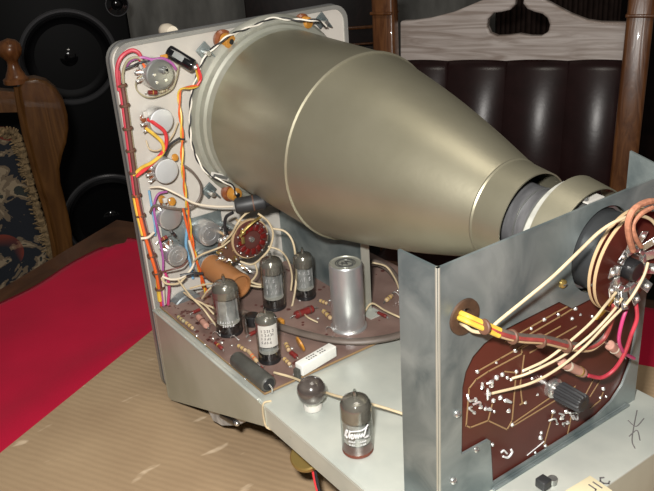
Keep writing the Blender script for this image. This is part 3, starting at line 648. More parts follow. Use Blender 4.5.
# --- deck circuit board
b = B(); b.use('pcb_deck').box((.0875, .100, DZ+.0020), (.167, .196, .0016))
b.use('track').box((.1709, .100, DZ+.0022), (.0005, .196, .0014)).box((.0875, .0017, DZ+.0022), (.167, .0005, .0014))
BT = DZ+.0028
b.use('pcbdark')
for i in range(150):
    x, y = random.uniform(.006, .165), random.uniform(.005, .19)
    if i < 85: x, y = random.uniform(.006, .095), random.uniform(.004, .045)
    b.cyl((x, y, BT-.0002), (x, y, BT+.0002), random.uniform(.0007, .0021), n=random.choice((5, 7, 10)))
b.use('solder')
for px, py in ((213, 338), (226, 330), (232, 345), (245, 378), (252, 380), (290, 366), (322, 358), (325, 336), (344, 333), (294, 374), (222, 342), (205, 325), (258, 326), (335, 340), (398, 290), (389, 300), (363, 312), (300, 300), (300, 366), (292, 348), (250, 340), (330, 300), (190, 325), (197, 335), (205, 344), (286, 330), (318, 318)):
    p = PZ(px, py, BT); b.ball(p, random.uniform(.0009, .0015), 8, .6)
dboard = b.build('circuit_board', scope, label='mauve brown circuit board on the deck')
for px, py in ((313, 339), (326, 331), (210, 328), (231, 340), (213, 336), (246, 374), (362, 306), (392, 296)):
    p = PZ(px, py, BT); b = B(); b.use('steel').tube([p, p+V((.001, 0, .004)), p+V((.003, .002, .0045)), p+V((.0055, .004, .001))], .0004, 6); b.build('wire_link', dboard)
# components on the board
def on(px, py, h=0.): return PZ(px, py, BT+h)
o, d, l = tubecap('electrolytic_capacitor', on(236, 358, .007), on(269, 384, .007), .0062, 'capgrey', 'bakelite', 'dull dark grey tubular capacitor lying by the deck edge')
b = B(); b.use('solder').tube([on(269, 384, .007), on(272, 388, .005), on(272, 392, 0)], .0006, 6); b.build('lead', o)
b = B(); b.use('solder').tube([on(236, 358, .007), on(233, 356, .005), on(231, 356, 0)], .0006, 6); b.build('lead', o)
# white ceramic resistor
q0, q1 = on(299, 369, .006), on(333, 349, .006); ax = (q1-q0).normalized(); sd = V((0, 0, 1)).cross(ax)
b = B(); b.use('ceramic').box((q0+q1)/2, ((q1-q0).length, .0078, .0088), (ax, sd, V((0, 0, 1))), bev=.0006)
o = b.build('power_resistor', scope, label='white rectangular ceramic power resistor')
b = B(); b.use('ink')
for k in range(9):
    c = q0.lerp(q1, .2+.065*k)+V((0, 0, .0045))
    for s_ in (-.0014, .0012):
        if (k*7) % 5 != 0: b.box(c+sd*s_, (.0012, .0012, .0002), (ax, sd, V((0, 0, 1))))
b.build('printed_marking', o)
b = B(); b.use('capgrey').box(q0-ax*.002-V((0, 0, .003)), (.003, .005, .009), (ax, sd, V((0, 0, 1))), bev=.0005).box(q1+ax*.001-V((0, 0, .006)), (.002, .003, .010), (ax, sd, V((0, 0, 1))), bev=.0004); b.build('mounting_lug', o)
resist('resistor', on(295, 315, .004), on(313, 308, .004), .0033, 'redres', [(.2, 'wbrown'), (.8, 'wbrown')], .005, label='dark red glossy resistor between the valves')
STR = [(.2, 'band_y'), (.4, 'wbrown'), (.6, 'band_y'), (.8, 'wbrown')]
resist('resistor', on(323, 310, .003), on(331, 318, .003), .0018, 'beige', STR, .004)
resist('resistor', on(386, 300, .003), on(392, 295, .003), .0018, 'beige', STR, .004)
resist('resistor', on(286, 343, .003), on(289, 350, .003), .0016, 'beige', STR, .004)
resist('resistor', on(291, 352, .003), on(296, 356, .003), .0020, 'redres', [], .003)
resist('resistor', on(335, 338, .003), on(345, 340, .003), .0017, 'pinkres', [(.4, 'wbrown')], .004)
resist('resistor', on(250, 334, .003), on(258, 330, .003), .0017, 'redres', [], .004)
resist('resistor', on(248, 350, .003), on(257, 361, .003), .0016, 'beige', [(.5, 'worange'), (.75, 'worange')], .005)
for x_, y_, x2_, y2_, m_, st_ in ((238, 345, 246, 350, 'beige', STR), (215, 342, 222, 348, 'redres', [(.5, 'band_y')]), (186, 322, 193, 328, 'beige', STR), (193, 312, 200, 309, 'redres', []), (178, 316, 184, 321, 'wolive', STR), (256, 372, 262, 367, 'redres', []), (284, 358, 290, 364, 'beige', STR), (320, 300, 327, 303, 'beige', STR), (378, 312, 386, 316, 'redres', []), (262, 318, 268, 322, 'beige', STR)):
    resist('resistor', on(x_, y_, .003), on(x2_, y2_, .003), .0015, m_, st_, .003)
resist('resistor', on(198, 316, .006), on(207, 326, .006), .0026, 'pinkres', [(.5, 'wbrown')], .003, label='mauve resistor near the panel foot')
disc(204, 329, .035, .0032, 'worange')
b = B(); p = on(300, 344, .005); b.use('amber').lathe(p-V((0, .001, 0)), (.2, 1, .3), [(0, .0045), (.0006, .0062), (.002, .0062), (.0026, .0045)], 22); b.build('disc_capacitor', scope, label='mustard yellow disc capacitor behind the white resistor')
b = B(); p = on(281, 321, .003); b.use('amber').box(p, (.006, .004, .005), bev=.001); b.build('disc_capacitor', scope)
b = B(); p = on(253, 324); b.use('bakelite').cyl(p, p+V((0, 0, .009)), .0060, n=24, bev=.001); b.build('electrolytic_capacitor', scope, label='short black capacitor behind the front valves')
b = B(); b.use('print'); 
b = B(); p = on(247, 333); b.use('glass').cyl(p, p+V((0, 0, .018)), .0018, n=14); b.build('neon_tube', scope)
# flat grey cable across the board
wb = B(); wb.use('cable').tube([on(243, 312, .004), on(262, 320, .005), on(285, 328, .005), on(310, 335, .005), on(335, 340, .005), on(360, 341, .005), on(385, 338, .005), on(405, 333, .005), on(425, 327, .005)], .0034, 12, flat=.75); wb.build('screened_cable', scope, label='thick grey cable crossing the deck board')
wb = B(); wb.use('cable').tube([on(362, 266, .010), on(375, 262, .012), on(388, 268, .006), on(398, 280, .003)], .0030, 12); wb.build('screened_cable', scope)
# can capacitor
p = on(349, 326); rr = pxr(p, 16.4); h = up_to(p, 349, 262); b = B()
b.use('alu').lathe(p, (0, 0, 1), [(0, rr*1.10), (.0012, rr*1.12), (.002, rr*1.08), (.0028, rr), (h-.0016, rr), (h-.0004, rr*.97), (h, rr*.95)], 48, cap=False)
b.use('ringz').lathe(p, (0, 0, 1), [(h, rr*.95), (h, rr*.9), (h-.0006, rr*.88), (h-.0006, 0)], 48, cap=False)
can = b.build('can_capacitor', scope, label='tall bright aluminium can capacitor')
b = B(); b.use('alu_dark'); t = p+V((0, 0, h-.0004))
for q in (.62, .50): b.lathe(t, (0, 0, 1), [(-.0001, rr*q), (.0003, rr*q), (.0003, rr*(q-.07)), (-.0001, rr*(q-.07))], 32, cap=False)
U = [(-.35, -.15), (-.1, .2), (.0, -.2), (.15, .25), (.35, -.1)]
for (x1, y1), (x2, y2) in zip(U, U[1:]): b.strip(t+V((-y1*rr, x1*rr, 0)), t+V((-y2*rr, x2*rr, 0)), .0007, (0, 0, 1), .0003)
for (x1, y1), (x2, y2) in (((-.3, .2), (-.05, -.25)), ((.05, .3), (.3, -.3)), ((-.2, 0), (.25, 0))): b.strip(t+V((-y1*rr, x1*rr, 0)), t+V((-y2*rr, x2*rr, 0)), .0006, (0, 0, 1), .0003)
b.build('stamped_emblem', can)
# brown tube capacitor standing off the panel
c0 = PX(210, 265, .012); c1 = V((c0.x+.046, c0.y+.003, c0.z-.004)); rr = pxr(c0, 12.8)
b = B(); b.use('alu').lathe(c0-V((.009, 0, 0)), (1, 0, 0), [(0, rr*1.12), (.008, rr*1.12), (.010, rr*1.0), (.012, rr*1.0)], 32)
b.use('orangecap').lathe(c0, c1-c0, [(.001, rr*.98), (.041, rr*.98), (.043, rr*1.03), (.045, rr*1.0), (.0455, rr*.85), (.042, rr*.82), (.042, 0)], 36)
b.build('tubular_capacitor', scope, label='large orange brown tubular capacitor on the panel')
# black cylinder under the shield
d0 = PX(235, 206, .045); d1 = V((d0.x+.034, d0.y+.012, d0.z-.001)); 
o, d, l = tubecap('tubular_capacitor', d0, d0+V((.012, .022, .002)), .0066, 'blackrub', 'blackrub', 'black cylinder just below the shield')
b = B(); b.use('lace').lathe(d0+d*.0145, d, [(0, .0066), (0, .0069), (.0010, .0069), (.0010, .0066)], 26, cap=False).use('bakelite').lathe(d0+d*.024, d, [(0, .0052), (.012, .0048), (.030, .0030)], 24); b.build('insulating_sleeve', o)
wx('lead_wire', 'wblack', [(233, 212, .045), (226, 217, .040), (225, 228, .036), (228, 236, .034)], .0014)
# rotary wafer switch
wc = PX(250, 238, .044); b = B(); 
b.use('beige').lathe(wc-V((.0012, 0, 0)), (1, 0, 0), [(0, .0172), (.0018, .0172)], 40).use('pcbdark').lathe(wc, (1, 0, 0), [(0, .0160), (.0018, .0160), (.0020, .015)], 40)
ws = b.build('rotary_wafer_switch', scope, label='round wafer switch with deep red segments')
b = B(); b.use('steel').lathe(wc+V((.002, 0, 0)), (1, 0, 0), [(0, .0026), (.002, .0022), (.0026, 0)], 14); b.use('alu_dark').cyl((.002, wc.y, wc.z), (wc.x, wc.y, wc.z), .0035); b.use('beige').cyl((.002, wc.y+.012, wc.z), (wc.x, wc.y+.012, wc.z), .0012).cyl((.002, wc.y-.012, wc.z), (wc.x, wc.y-.012, wc.z), .0012)
b.build('switch_spindle', ws)
for k in range(12):
    a = 2*PI*k/12; u = V((0, math.cos(a), math.sin(a))); w = V((0, -math.sin(a), math.cos(a))); c = wc+V((.003, 0, 0))+u*.0105
    b = B(); b.use('wafer').box(c+V((.0004, 0, 0)), (.0016, .0040, .0052), (V((1, 0, 0)), w, u), bev=.0005).use('pcbdark').box(c+w*.003, (.0018, .0012, .005), (V((1, 0, 0)), w, u))
    b.use('solder').ball(c+V((.001, 0, 0))+u*.004+w*.001, .0009, 8)
    b.build('switch_contact', ws)
b = B(); b.use('brass').tube([PX(240, 236, .049), PX(246, 228, .051), PX(254, 221, .052), PX(260, 217, .051)], .0022, 10, flat=.5).use('brass').ball(PX(243, 232, .050), .0024, 10).box(PX(243, 240, .049), (.001, .003, .006), bev=.0003); b.build('switch_wiper', ws)
# second wafer, lower left, with a tangle of small lugs
wc2 = PX(232, 246, .030); b = B(); b.use('lace').lathe(wc2, (1, 0, 0), [(0, .014), (.0016, .014)], 34).use('alu_dark').cyl((.002, wc2.y, wc2.z), wc2, .004); w2 = b.build('rotary_wafer_switch', scope, label='second wafer switch lower left of the red one')
for k in range(16):
    a = 2*PI*k/16; u = V((0, math.cos(a), math.sin(a))); w = V((0, -math.sin(a), math.cos(a))); c = wc2+V((.003, 0, 0))+u*random.uniform(.008, .0145)
    b = B(); b.use(['brass', 'steel', 'lace', 'brass'][k % 4]).box(c, (.004, .0016, .0045), (V((1, 0, 0)), w, u), bev=.0003).use('solder').ball(c+V((.0022, 0, 0)), .0010, 8); b.build('solder_lug', w2)
for i in range(9):
    x, y = 218+random.uniform(0, 30), 240+random.uniform(-6, 28); dx, dy = random.uniform(-5, 5), random.uniform(-4, 4)
    resist('resistor', PX(x, y, .030), PX(x+dx+3, y+dy, .033), .0012, random.choice(['beige', 'wbrown', 'wafer', 'amber']), [(.3, 'band_y'), (.7, 'wolive')], .004)
b = B(); b.use('solder').ball(PX(221, 240, .034), .0024, 12).ball(PX(225, 238, .034), .0018, 10); b.build('solder_lug', w2)
# cream wires around the switch
wx('lead_wire', 'cream', [(222, 244, .036), (232, 233, .046), (238, 222, .050), (245, 214, .050), (252, 210, .048)], .0009)
wx('lead_wire', 'cream', [(258, 213, .050), (268, 221, .054), (273, 233, .056), (270, 247, .056), (262, 257, .056), (252, 264, .050), (240, 261, .044)], .0009, label='cream wire circling the red wafer switch')
wx('lead_wire', 'cream', [(272, 228, .054), (285, 231, .060), (293, 242, .066), (296, 262, .070), (296, 282, .074), (293, 302, .078), (290, 310, .082)], .0009, label='long cream wire dropping from the wafer switch to the deck')
wx('lead_wire', 'cream', [(268, 246, .054), (280, 250, .060), (288, 260, .064), (292, 275, .066), (291, 290, .068)], .0008)
wx('lead_wire', 'cream', [(255, 263, .050), (257, 272, .052), (252, 280, .050), (246, 282, .046)], .0009)
wx('lead_wire', 'cream', [(246, 279, .052), (255, 283, .058), (264, 285, .062)], .0009)
wx('lead_wire', 'cream', [(246, 284, .052), (256, 286, .058), (266, 287, .062)], .0008)
wx('lead_wire', 'cream', [(177, 278, .018), (190, 295, .040), (203, 308, .056), (212, 320, .066), (224, 334, .080), (236, 344, .095)], .0008, label='straight cream wire crossing in front of the first valve')
wx('lead_wire', 'cream', [(190, 288, .022), (205, 284, .034), (217, 283, .046)], .0008)
wx('lead_wire', 'cream', [(202, 298, .040), (208, 290, .046), (216, 284, .050)], .0008)
wx('lead_wire', 'cream', [(184, 292, .026), (192, 298, .040), (204, 304, .054), (214, 314, .064)], .0008)
wx('lead_wire', 'cream', [(222, 318, .070), (214, 308, .060), (204, 304, .050)], .0008)
wb = B(); wb.use('cream').tube([on(274, 372, .0035), on(295, 378, .004), on(313, 387, .006), on(335, 395, .012), on(357, 400, .014), on(380, 406, .012), on(402, 413, .008), on(420, 420, .006)], .0009, 8); wb.build('lead_wire', scope, label='cream wire along the deck past the round bulb')
wb = B(); wb.use('cream').tube([on(364, 312, .003), on(372, 303, .008), on(385, 310, .008), on(402, 318, .006), on(414, 325, .004)], .0008, 8); wb.build('lead_wire', scope)
wb = B(); wb.use('cream').tube([on(372, 262, .018), on(386, 266, .016), on(395, 278, .010), on(400, 290, .006), on(408, 300, .004)], .0008, 8); wb.build('lead_wire', scope)
wb = B(); wb.use('cream').tube([on(303, 312, .002), on(308, 317, .005), on(318, 322, .002)], .0007, 6); wb.build('lead_wire', scope)
# wire loop at the deck edge
wb = B(); wb.use('cream').tube([V((.179, .002, DZ+.0006)), V((.178, -.003, DZ+.0010)), V((.178, -.0048, DZ-.003)), V((.179, -.0054, .080)), V((.181, -.0050, .073)), V((.184, -.001, .070))], .0007, 7); wb.build('tie_wire', scope)
# parts below the deck
b = B(); b.use('plate').plate([PY(x, y, .004) for x, y in ((205, 402), (208, 410), (213, 420), (222, 425), (238, 425), (247, 420), (247, 412), (244, 400))], (0, .012, 0))
b.use('alu_dark').cyl((.082, .022, .024), (.082, .022, .088), .005)
b.use('bakelite').cyl(PY(222, 415, .003), PY(236, 422, -.003), .0022).use('steel').ball(PY(237, 423, -.003), .0022)
b.build('mounting_bracket', scope, label='light grey metal part showing under the deck')
b = B(); b.use('brass').lathe((.205, .012, .052), (.2, -.4, 1), [(0, .011), (.002, .012), (.005, .012), (.006, .011), (.006, .004), (.034, .004)], 28); b.build('trimmer_coil', scope)
for m, k in (('wred', 0), ('wblack', .003)):
    b = B(); b.use(m).tube([(.205+k, .014, .052), (.222+k, .006, .040), (.240+k, .004, .020), (.262+k, .010, .006), (.300+k, .030, .003)], .0011, 7); b.build('lead_wire', scope)
b = B(); b.use('bakelite').ball((.150, .002, .060), .003).cyl((.150, .002, .060), (.150, .002, .088), .002); b.build('terminal_post', scope)
# ledge behind the rear plate: fuse holder stub and paper label
p = PZ(543, 489, DZ); b = B(); b.use('blackrub').box(p+V((0, 0, .005)), (.007, .007, .006), bev=.001); b.use('alu_dark').cyl(p+V((0, .008, 0)), p+V((0, .008, .004)), .0028, n=16); b.build('fuse_holder', scope)
a, c = PZ(571, 498, DZ), PZ(597, 482, DZ); ax = (c-a); L_ = ax.length; ax.normalize(); sd = V((0, 0, 1)).cross(ax)
b = B(); b.use('paper').box((a+c)/2-sd*.002+V((0, 0, .0003)), (L_*1.1, .016, .0004), (ax, sd, V((0, 0, 1))), bev=.0001)
b.use('ink')
def strokes(b, org, ex, ey, nz, letters, h, w=.0009, gap=.25):
    G = {'J': [((.7, 1), (.7, .2), (.4, 0), (.1, .2))], 'I': [((.4, 1), (.4, 0))], 'C': [((.8, .85), (.5, 1), (.15, .7), (.15, .3), (.5, 0), (.8, .15))], '1': [((.1, .7), (.4, 1), (.4, 0))]}
    x = 0
    for ch in letters:
        for st in G[ch]:
            q = [org+ex*((x+u)*h)+ey*(v*h) for u, v in st]
            for s0, s1 in zip(q, q[1:]): b.strip(s0, s1, w, nz, .0002)
        x += .9
strokes(b, a.lerp(c, .55)-sd*.005+V((0, 0, .0005)), ax, sd, V((0, 0, 1)), 'JIC', .006)
b.build('paper_label', scope, label='cream paper label on the rear ledge')
b = B(); b.use('ink')
q = [PZ(x, y, DZ+.0001) for x, y in ((637, 410), (634, 425), (632, 440), (635, 448))]
b.tube(q, .0004, 5); b.tube([PZ(x, y, DZ+.0001) for x, y in ((628, 420), (636, 426), (644, 418))], .0004, 5); b.tube([PZ(x, y, DZ+.0001) for x, y in ((629, 436), (637, 430), (640, 440))], .0004, 5)
b.build('pen_marks', scope)
# knob and ivory cap in front of the panel
b = B(); b.use('ivory').lathe((-.010, .0545, .3115), (-1, 0, 0), [(0, .005), (.008, .0062), (.014, .0055), (.018, .003), (.019, 0)], 22); b.build('hood_clip', scope)
# ================================================================== valves (lifted out of their sockets: things of their own)
def valve(name, label, base, px_w, py_top, glass='glass', plate='plate', group='glass valves standing on the chassis', gt=.25, tip=True, stem='bakelite', extras=None, skirt=True):
    base = V(base); h = up_to(base, 0, py_top); r = pxr(base+V((0, 0, h/2)), px_w/2)
    t = thing(name, label, 'vacuum tube', base, group)
    tip_h = min(.0060, h*.12); H = h-tip_h
    b = B(); b.use(glass).lathe(base, (0, 0, 1), [(.0018, r*.96), (.0035, r), (H-r*.75, r), (H-r*.5, r*.97), (H-r*.22, r*.82), (H-r*.06, r*.52), (H, r*.16), (H+tip_h*.5, r*.15), (H+tip_h*.9, r*.08), (h, 0)], 36, cap=False)
    b.build('glass_envelope', t)
    g0 = H-h*gt
    b = B(); b.use('getter').lathe(base, (0, 0, 1), [(g0, r*.955), (H-r*.75, r*.955), (H-r*.5, r*.93), (H-r*.22, r*.78), (H-r*.07, r*.48), (H-r*.02, r*.14), (H+tip_h*.55, r*.10)], 36, cap=False)
    b.build('getter_coating', t, label='silvery getter coating')
    b = B(); z0, z1 = h*.20, g0+.001
    b.use(plate)
    for k in range(3): 
        a = k*PI/3; 
    n = 20; ring = [(math.cos(2*PI*k/n)*r*.62, math.sin(2*PI*k/n)*r*(.40)) for k in range(n)]
    for zz0, zz1 in ((z0, z1),):
        lo = [b.bm.verts.new(base+V((x*.35-y*.93, x*.93+y*.35, zz0))) for x, y in ring]; hi = [b.bm.verts.new(base+V((x*.35-y*.93, x*.93+y*.35, zz1))) for x, y in ring]
        for k in range(n): b._f([lo[k], lo[(k+1) % n], hi[(k+1) % n], hi[k]])
        b._f(lo[::-1]); b._f(hi)
    for s_ in (-1, 1): b.bar(base+V((s_*.24*r, s_*.64*r, z0)), base+V((s_*.24*r, s_*.64*r, z1)), .0008, .004, up=(1, 0, 0))
    b.build('anode', t)
    b = B(); b.use('mica')
    for zz in (z0-.0005, z1): b.cyl(base+V((0, 0, zz)), base+V((0, 0, zz+.0005)), r*.86, n=24)
    b.build('mica_spacer', t)
    b = B(); b.use('steel')
    for k in range(8):
        a = 2*PI*k/8; b.tube([base+V((math.cos(a)*r*.5, math.sin(a)*r*.5, .002)), base+V((math.cos(a)*r*.5, math.sin(a)*r*.5, z0))], .0003, 5, smooth=1)
    b.build('pin_wires', t)
    if skirt:
        b = B(); b.use(stem).lathe(base, (0, 0, 1), ([(0, r*.95), (.0008, r*1.0), (.0018, r*1.0), (.0034, r*.9), (.0034, 0)] if stem == 'redrub' else [(0, r*.99), (.0018, r*1.03), (.0030, r*1.0), (.0034, r*.9), (.0034, 0)]), 32); b.build('base_ring', t)
    if extras: extras(t, base, r, h)
    return t
def band_print(m, z0f, z1f, arc, seed, dense=6, w=.0005, boxlabel=None):
    def f(t, base, r, h):
        rnd = random.Random(seed); cam = (CAM-base); a0 = math.atan2(cam.y, cam.x); rr = r*1.012; b = B()
        def P(a, z): return base+V((math.cos(a)*rr, math.sin(a)*rr, z))
        if boxlabel:
            b.use(boxlabel); n = 16; A0, A1 = a0-arc*1.05, a0+arc*1.25
            lo = [b.bm.verts.new(P(A0+(A1-A0)*k/n, h*(z0f-.06))) for k in range(n+1)]; hi = [b.bm.verts.new(P(A0+(A1-A0)*k/n, h*(z1f+.06))) for k in range(n+1)]
            for k in range(n): b._f([lo[k], lo[k+1], hi[k+1], hi[k]])
            rr = r*1.03
        b.use(m)
        for row in range(dense):
            z = h*(z0f+(z1f-z0f)*(row+.5)/dense); a = a0-arc*rnd.uniform(.5, .95)
            while a < a0+arc*rnd.uniform(.4, .9):
                st = rnd.choice([((0, 0), (0, 1)), ((0, 0), (.7, 1), (.7, 0)), ((0, 1), (.6, 1), (.6, 0), (0, 0)), ((.6, 1), (0, .6), (.6, .3), (0, 0))]); hh = h*(z1f-z0f)/dense*.6; ww = hh/r*.7
                q = [P(a+u*ww, z+(v-.5)*hh) for u, v in st]
                b.tube(q, w*.55, 5, smooth=1); a += ww*1.5
        b.build('printed_marking', t)
    return f
def script_print(t, base, r, h):
    cam = (CAM-base); a0 = math.atan2(cam.y, cam.x); rr = r*1.015; b = B(); b.use('print')
    def P(u, v): a = a0+(u-.5)*1.9; return base+V((math.cos(a)*rr, math.sin(a)*rr, h*v))
    q = [(.06, .36), (.13, .46), (.17, .44), (.10, .38), (.15, .34), (.22, .40), (.26, .47), (.24, .35), (.30, .40), (.35, .41), (.31, .35), (.38, .36), (.42, .42), (.45, .36), (.50, .42), (.53, .36), (.58, .42), (.62, .37), (.67, .42), (.70, .37), (.76, .42), (.80, .47), (.84, .49)]
    b.tube([P(u, v) for u, v in q], .00050, 6, smooth=4)
    b.tube([P(.28, .455), P(.45, .47), P(.65, .475), P(.82, .50), P(.9, .53)], .00042, 6)
    for v, us in ((.29, (.2, .26, .32, .38, .58, .64, .70, .76)), (.24, (.22, .30, .36, .60, .68, .74)), (.35, (.74, .80, .86))):
        for u in us: b.tube([P(u, v-.012), P(u+.02, v+.014), P(u+.035, v-.012)], .00028, 5, smooth=1)
    b.build('printed_marking', t, label='white script lettering')
valve('vacuum_tube', 'clear glass valve nearest the front panel, silver top, beside orange brown cylinder', on(230, 331), 27, 273, extras=band_print('print', .18, .30, .8, 3, 2, .0006))
valve('vacuum_tube', 'middle glass valve of the back row, just below the red wafer switch', on(275, 306), 23.5, 250, extras=band_print('print', .30, .60, .7, 5, 3, .0004))
valve('vacuum_tube', 'glass valve right of the back row, between dark red resistor and aluminium can', on(306, 296), 20.5, 246, extras=band_print('print', .25, .62, .7, 8, 3, .0004))
valve('vacuum_tube', 'glass valve with white paper label beside the grey capacitor', on(270, 359), 23, 306, extras=band_print('ink', .40, .68, .8, 11, 4, .0005, 'mica'), gt=.22)
valve('vacuum_tube', 'large silvery glass valve with white script standing loose on the bare deck', PZ(358, 449, DZ+.0003), 32, 388, extras=script_print, gt=.33, stem='redrub')
# round bulb on ceramic base
bp = PZ(313, 407, DZ+.0003); rr = pxr(bp, 16)*.93; hb = up_to(bp, 0, 390)
t = thing('round_bulb', 'dark smoky ball shaped bulb on white ceramic base standing on bare deck', 'bulb', bp)
b = B(); b.use('mica').lathe(bp, (0, 0, 1), [(0, rr*.62), (.002, rr*.64), (.0035, rr*.58), (.004, rr*.5), (.007, rr*.5)], 28); b.build('ceramic_base', t)
b = B(); b.use('ball').ball(bp+V((0, 0, hb)), rr, 36); b.build('glass_ball', t, sharp=60)
b = B(); b.use('ringz').lathe(bp, (0, 0, 1), [(.0045, rr*.56), (.0075, rr*.58), (.010, rr*.50)], 24); b.use('steel').box(bp+V((.001, -rr*.5, .006)), (.003, .001, .004)); b.build('metal_collar', t)
# ================================================================== table, cloth, cardboard
u_ = V((-.475, .880, 0)); v_ = V((.880, .475, 0)); P0 = V((-.0213, -.1458, 0))
C1 = P0+u_*.311; ZC = -.0005; TH = .0045
b = B(); b.use('card'); q = [P0-u_*.35, C1, C1+v_*.75, P0-u_*.35+v_*.75]
b.plate([V((p.x, p.y, ZC)) for p in q], (0, 0, -TH)); card = b.build('cardboard_sheet'); tag(card, 'tan corrugated cardboard sheet lying under the oscilloscope on red cloth', 'cardboard')
# cloth
K = v_*(-.304)+u_*.322                 # corner of the cloth
b = B(); b.use('red'); n1, n2 = 110, 110; rows = []
zt = ZC-TH
rnd = random.Random(3)
def fold(s, t):
    w = 0
    w += .0016*max(0, math.sin(s*21+t*9+1.2*math.sin(t*7)))**6*1.3+.0012*max(0, math.sin(s*13-t*17+2))**8+.0010*math.sin(s*55+3*math.sin(t*19))*.25
    return w
for i in range(n1+1):
    row = []
    for j in range(n2+1):
        s = 1.25*i/n1; t = 1.15*j/n2                     # s along v_ (far edge), t along -u_ (left edge)
        p = K+v_*s-u_*t
        if s < .03: p = p+v_*(.006*math.sin(t*19)+.004*math.sin(t*43))
        if s < .05 and t < .06: p = p+(v_*(.05-s)-u_*(.06-t))*.45
        rel = p-P0; under = rel.dot(u_) < .311+.006 and rel.dot(v_) > -.006
        z = zt-.0082 if under else min(zt-.0003, zt-.0080+fold(s, t)*2.4)
        edge = min(1, min(s, t)/.05+.02)
        if s < .02 or t < .02: z = zt-.0080
        row.append(b.bm.verts.new((p.x, p.y, z)))
    rows.append(row)
for i in range(n1):
    for j in range(n2): b._f([rows[i][j], rows[i+1][j], rows[i+1][j+1], rows[i][j+1]])
cl_ = b.build('tablecloth', sharp=80)
md = cl_.modifiers.new('s', 'SOLIDIFY'); md.thickness = .0012; md.offset = -1
tag(cl_, 'bright crimson red tablecloth covering the table', 'tablecloth')
KT = v_*(-.340)+u_*.345
tab = thing('dining_table', 'dark brown wooden table under the red cloth', 'table', (.2, .2, -.74))
b = B(); b.use('wood_edge'); zt2 = zt-.0096; q = [KT, KT+v_*1.40, KT+v_*1.40-u_*1.3, KT-u_*1.3]
b.plate([V((p.x, p.y, zt2)) for p in q], (0, 0, -.030)); b.build('tabletop', tab)
for s, t in ((.06, .06), (1.34, .06), (.06, 1.24), (1.34, 1.24)):
    p = KT+v_*s-u_*t; b = B(); b.use('wood_edge').lathe((p.x, p.y, -.74), (0, 0, 1), [(0, .02), (.05, .03), (.3, .028), (.6, .04), (.695, .04)], 20); b.build('leg', tab)
# ================================================================== background
GZ = -.74
def plane_pt(px, py, o, n):
    d = R @ V(((px-327)/F, (py-245)/F, 1.0)); return CAM+d*((V(o)-CAM).dot(n)/d.dot(n))
def raypt(px, py, depth):
    return CAM+(R @ V(((px-327)/F, (py-245)/F, 1.0)))*depth
# --- right armchair
Aa = raypt(403, 66, 1.70); Bb = at(628, 71, 2, Aa.z); ex = (Bb-Aa).normalized(); ez = V((0, 0, 1)); ey = ex.cross(ez)   # ey: towards camera?
if ey.dot(CAM-Aa) < 0: ey = -ey
lean = (ez-ey*.10).normalized(); nrm = ex.cross(lean); nrm = nrm if nrm.dot(CAM-Aa) > 0 else -nrm
def CP(px, py, off=0.): return plane_pt(px, py, Aa, nrm)+nrm*off
arm = thing('armchair', 'armchair with carved wooden top rail and dark brown channelled leather back', 'chair', V((((Aa+Bb)/2).x, ((Aa+Bb)/2).y, GZ))-ey*.0)
rail = [(402, 20), (415, 19.5), (432, 17), (455, 11), (472, 4), (486, -2), (500, -7), (511, -8), (517, -4), (516, 4), (511, 9), (503, 11), (495, 12), (489, 18), (488, 25), (491, 32), (498, 35), (508, 34.5), (520, 33), (532, 35), (542, 35), (549, 31), (550.5, 24), (548, 17), (543, 13), (535, 11), (528, 8), (524, 3), (525, -4), (530, -8), (540, -4), (555, 4), (572, 13), (588, 19), (602, 21), (630, 21.5), (630, 70), (612, 70), (600, 68), (588, 65), (570, 65), (545, 66), (520, 67), (498, 66.5), (485, 64), (470, 62.5), (456, 61), (447, 62), (440, 65), (430, 66), (402, 66)]
b = B(); b.use('wood_rail_flash').plate([CP(x, y, .012) for x, y in rail], -nrm*.030); o = b.build('top_rail', arm, label='carved wooden top rail with keyhole cut-out, whitish flash sheen painted in')
md = o.modifiers.new('b', 'BEVEL'); md.width = .004; md.segments = 3; md.limit_method = 'ANGLE'; md.angle_limit = math.radians(50)
# leather back with vertical channels
b = B(); b.use('leather'); seams = [402, 451, 508.5, 570, 630]; nx, nz = 64, 24; grid = []
for i in range(nx+1):
    px = 400+(632-400)*i/nx; row = []
    k = max(j for j in range(4) if seams[j] <= max(px, 402)) if px < 630 else 3
    t = min(1, max(0, (px-seams[k])/(seams[k+1]-seams[k]))); bul = .030*(math.sin(PI*t)**.55 if 0 < t < 1 else 0)
    top = CP(px, 63, -.010)
    for j in range(nz+1):
        f = j/nz; d = -lean*(.46*f); env = min(1, math.sin(PI*min(1, .04+f*.96))**.4 if f < .5 else 1)
        row.append(b.bm.verts.new(top+d+nrm*(bul*env+.024*math.sin(PI*min(1, f*1.15)))))
    grid.append(row)
for i in range(nx):
    for j in range(nz): b._f([grid[i][j], grid[i+1][j], grid[i+1][j+1], grid[i][j+1]])
back = [[b.bm.verts.new(v.co) for v in (grid[i][0], grid[i][nz])] for i in (0, nx)]
o = b.build('leather_backrest', arm, sharp=60); md = o.modifiers.new('s', 'SOLIDIFY'); md.thickness = .03; md.offset = -1 
def post(pxa, pya, pxb, pyb, w, m='wood_post', ext=.45, top=0):
    b = B(); a, c = CP(pxa, pya, .060), CP(pxb, pyb, .060); d = (c-a).normalized(); c = a+d*((c-a).length+ext)
    b.use(m).bar(a, c, .045, w, up=tuple(nrm), bev=.006)
    return b, a, c
b, a, c = post(393, -14, 395, 60, .036)
b.use('wood_post'); k0 = CP(393, 10, .060); b.box(k0, (.044, .052, .006), (ex, nrm, lean), bev=.002); b.build('back_post', arm)
b, a, c = post(644, -14, 622, 190, .042)
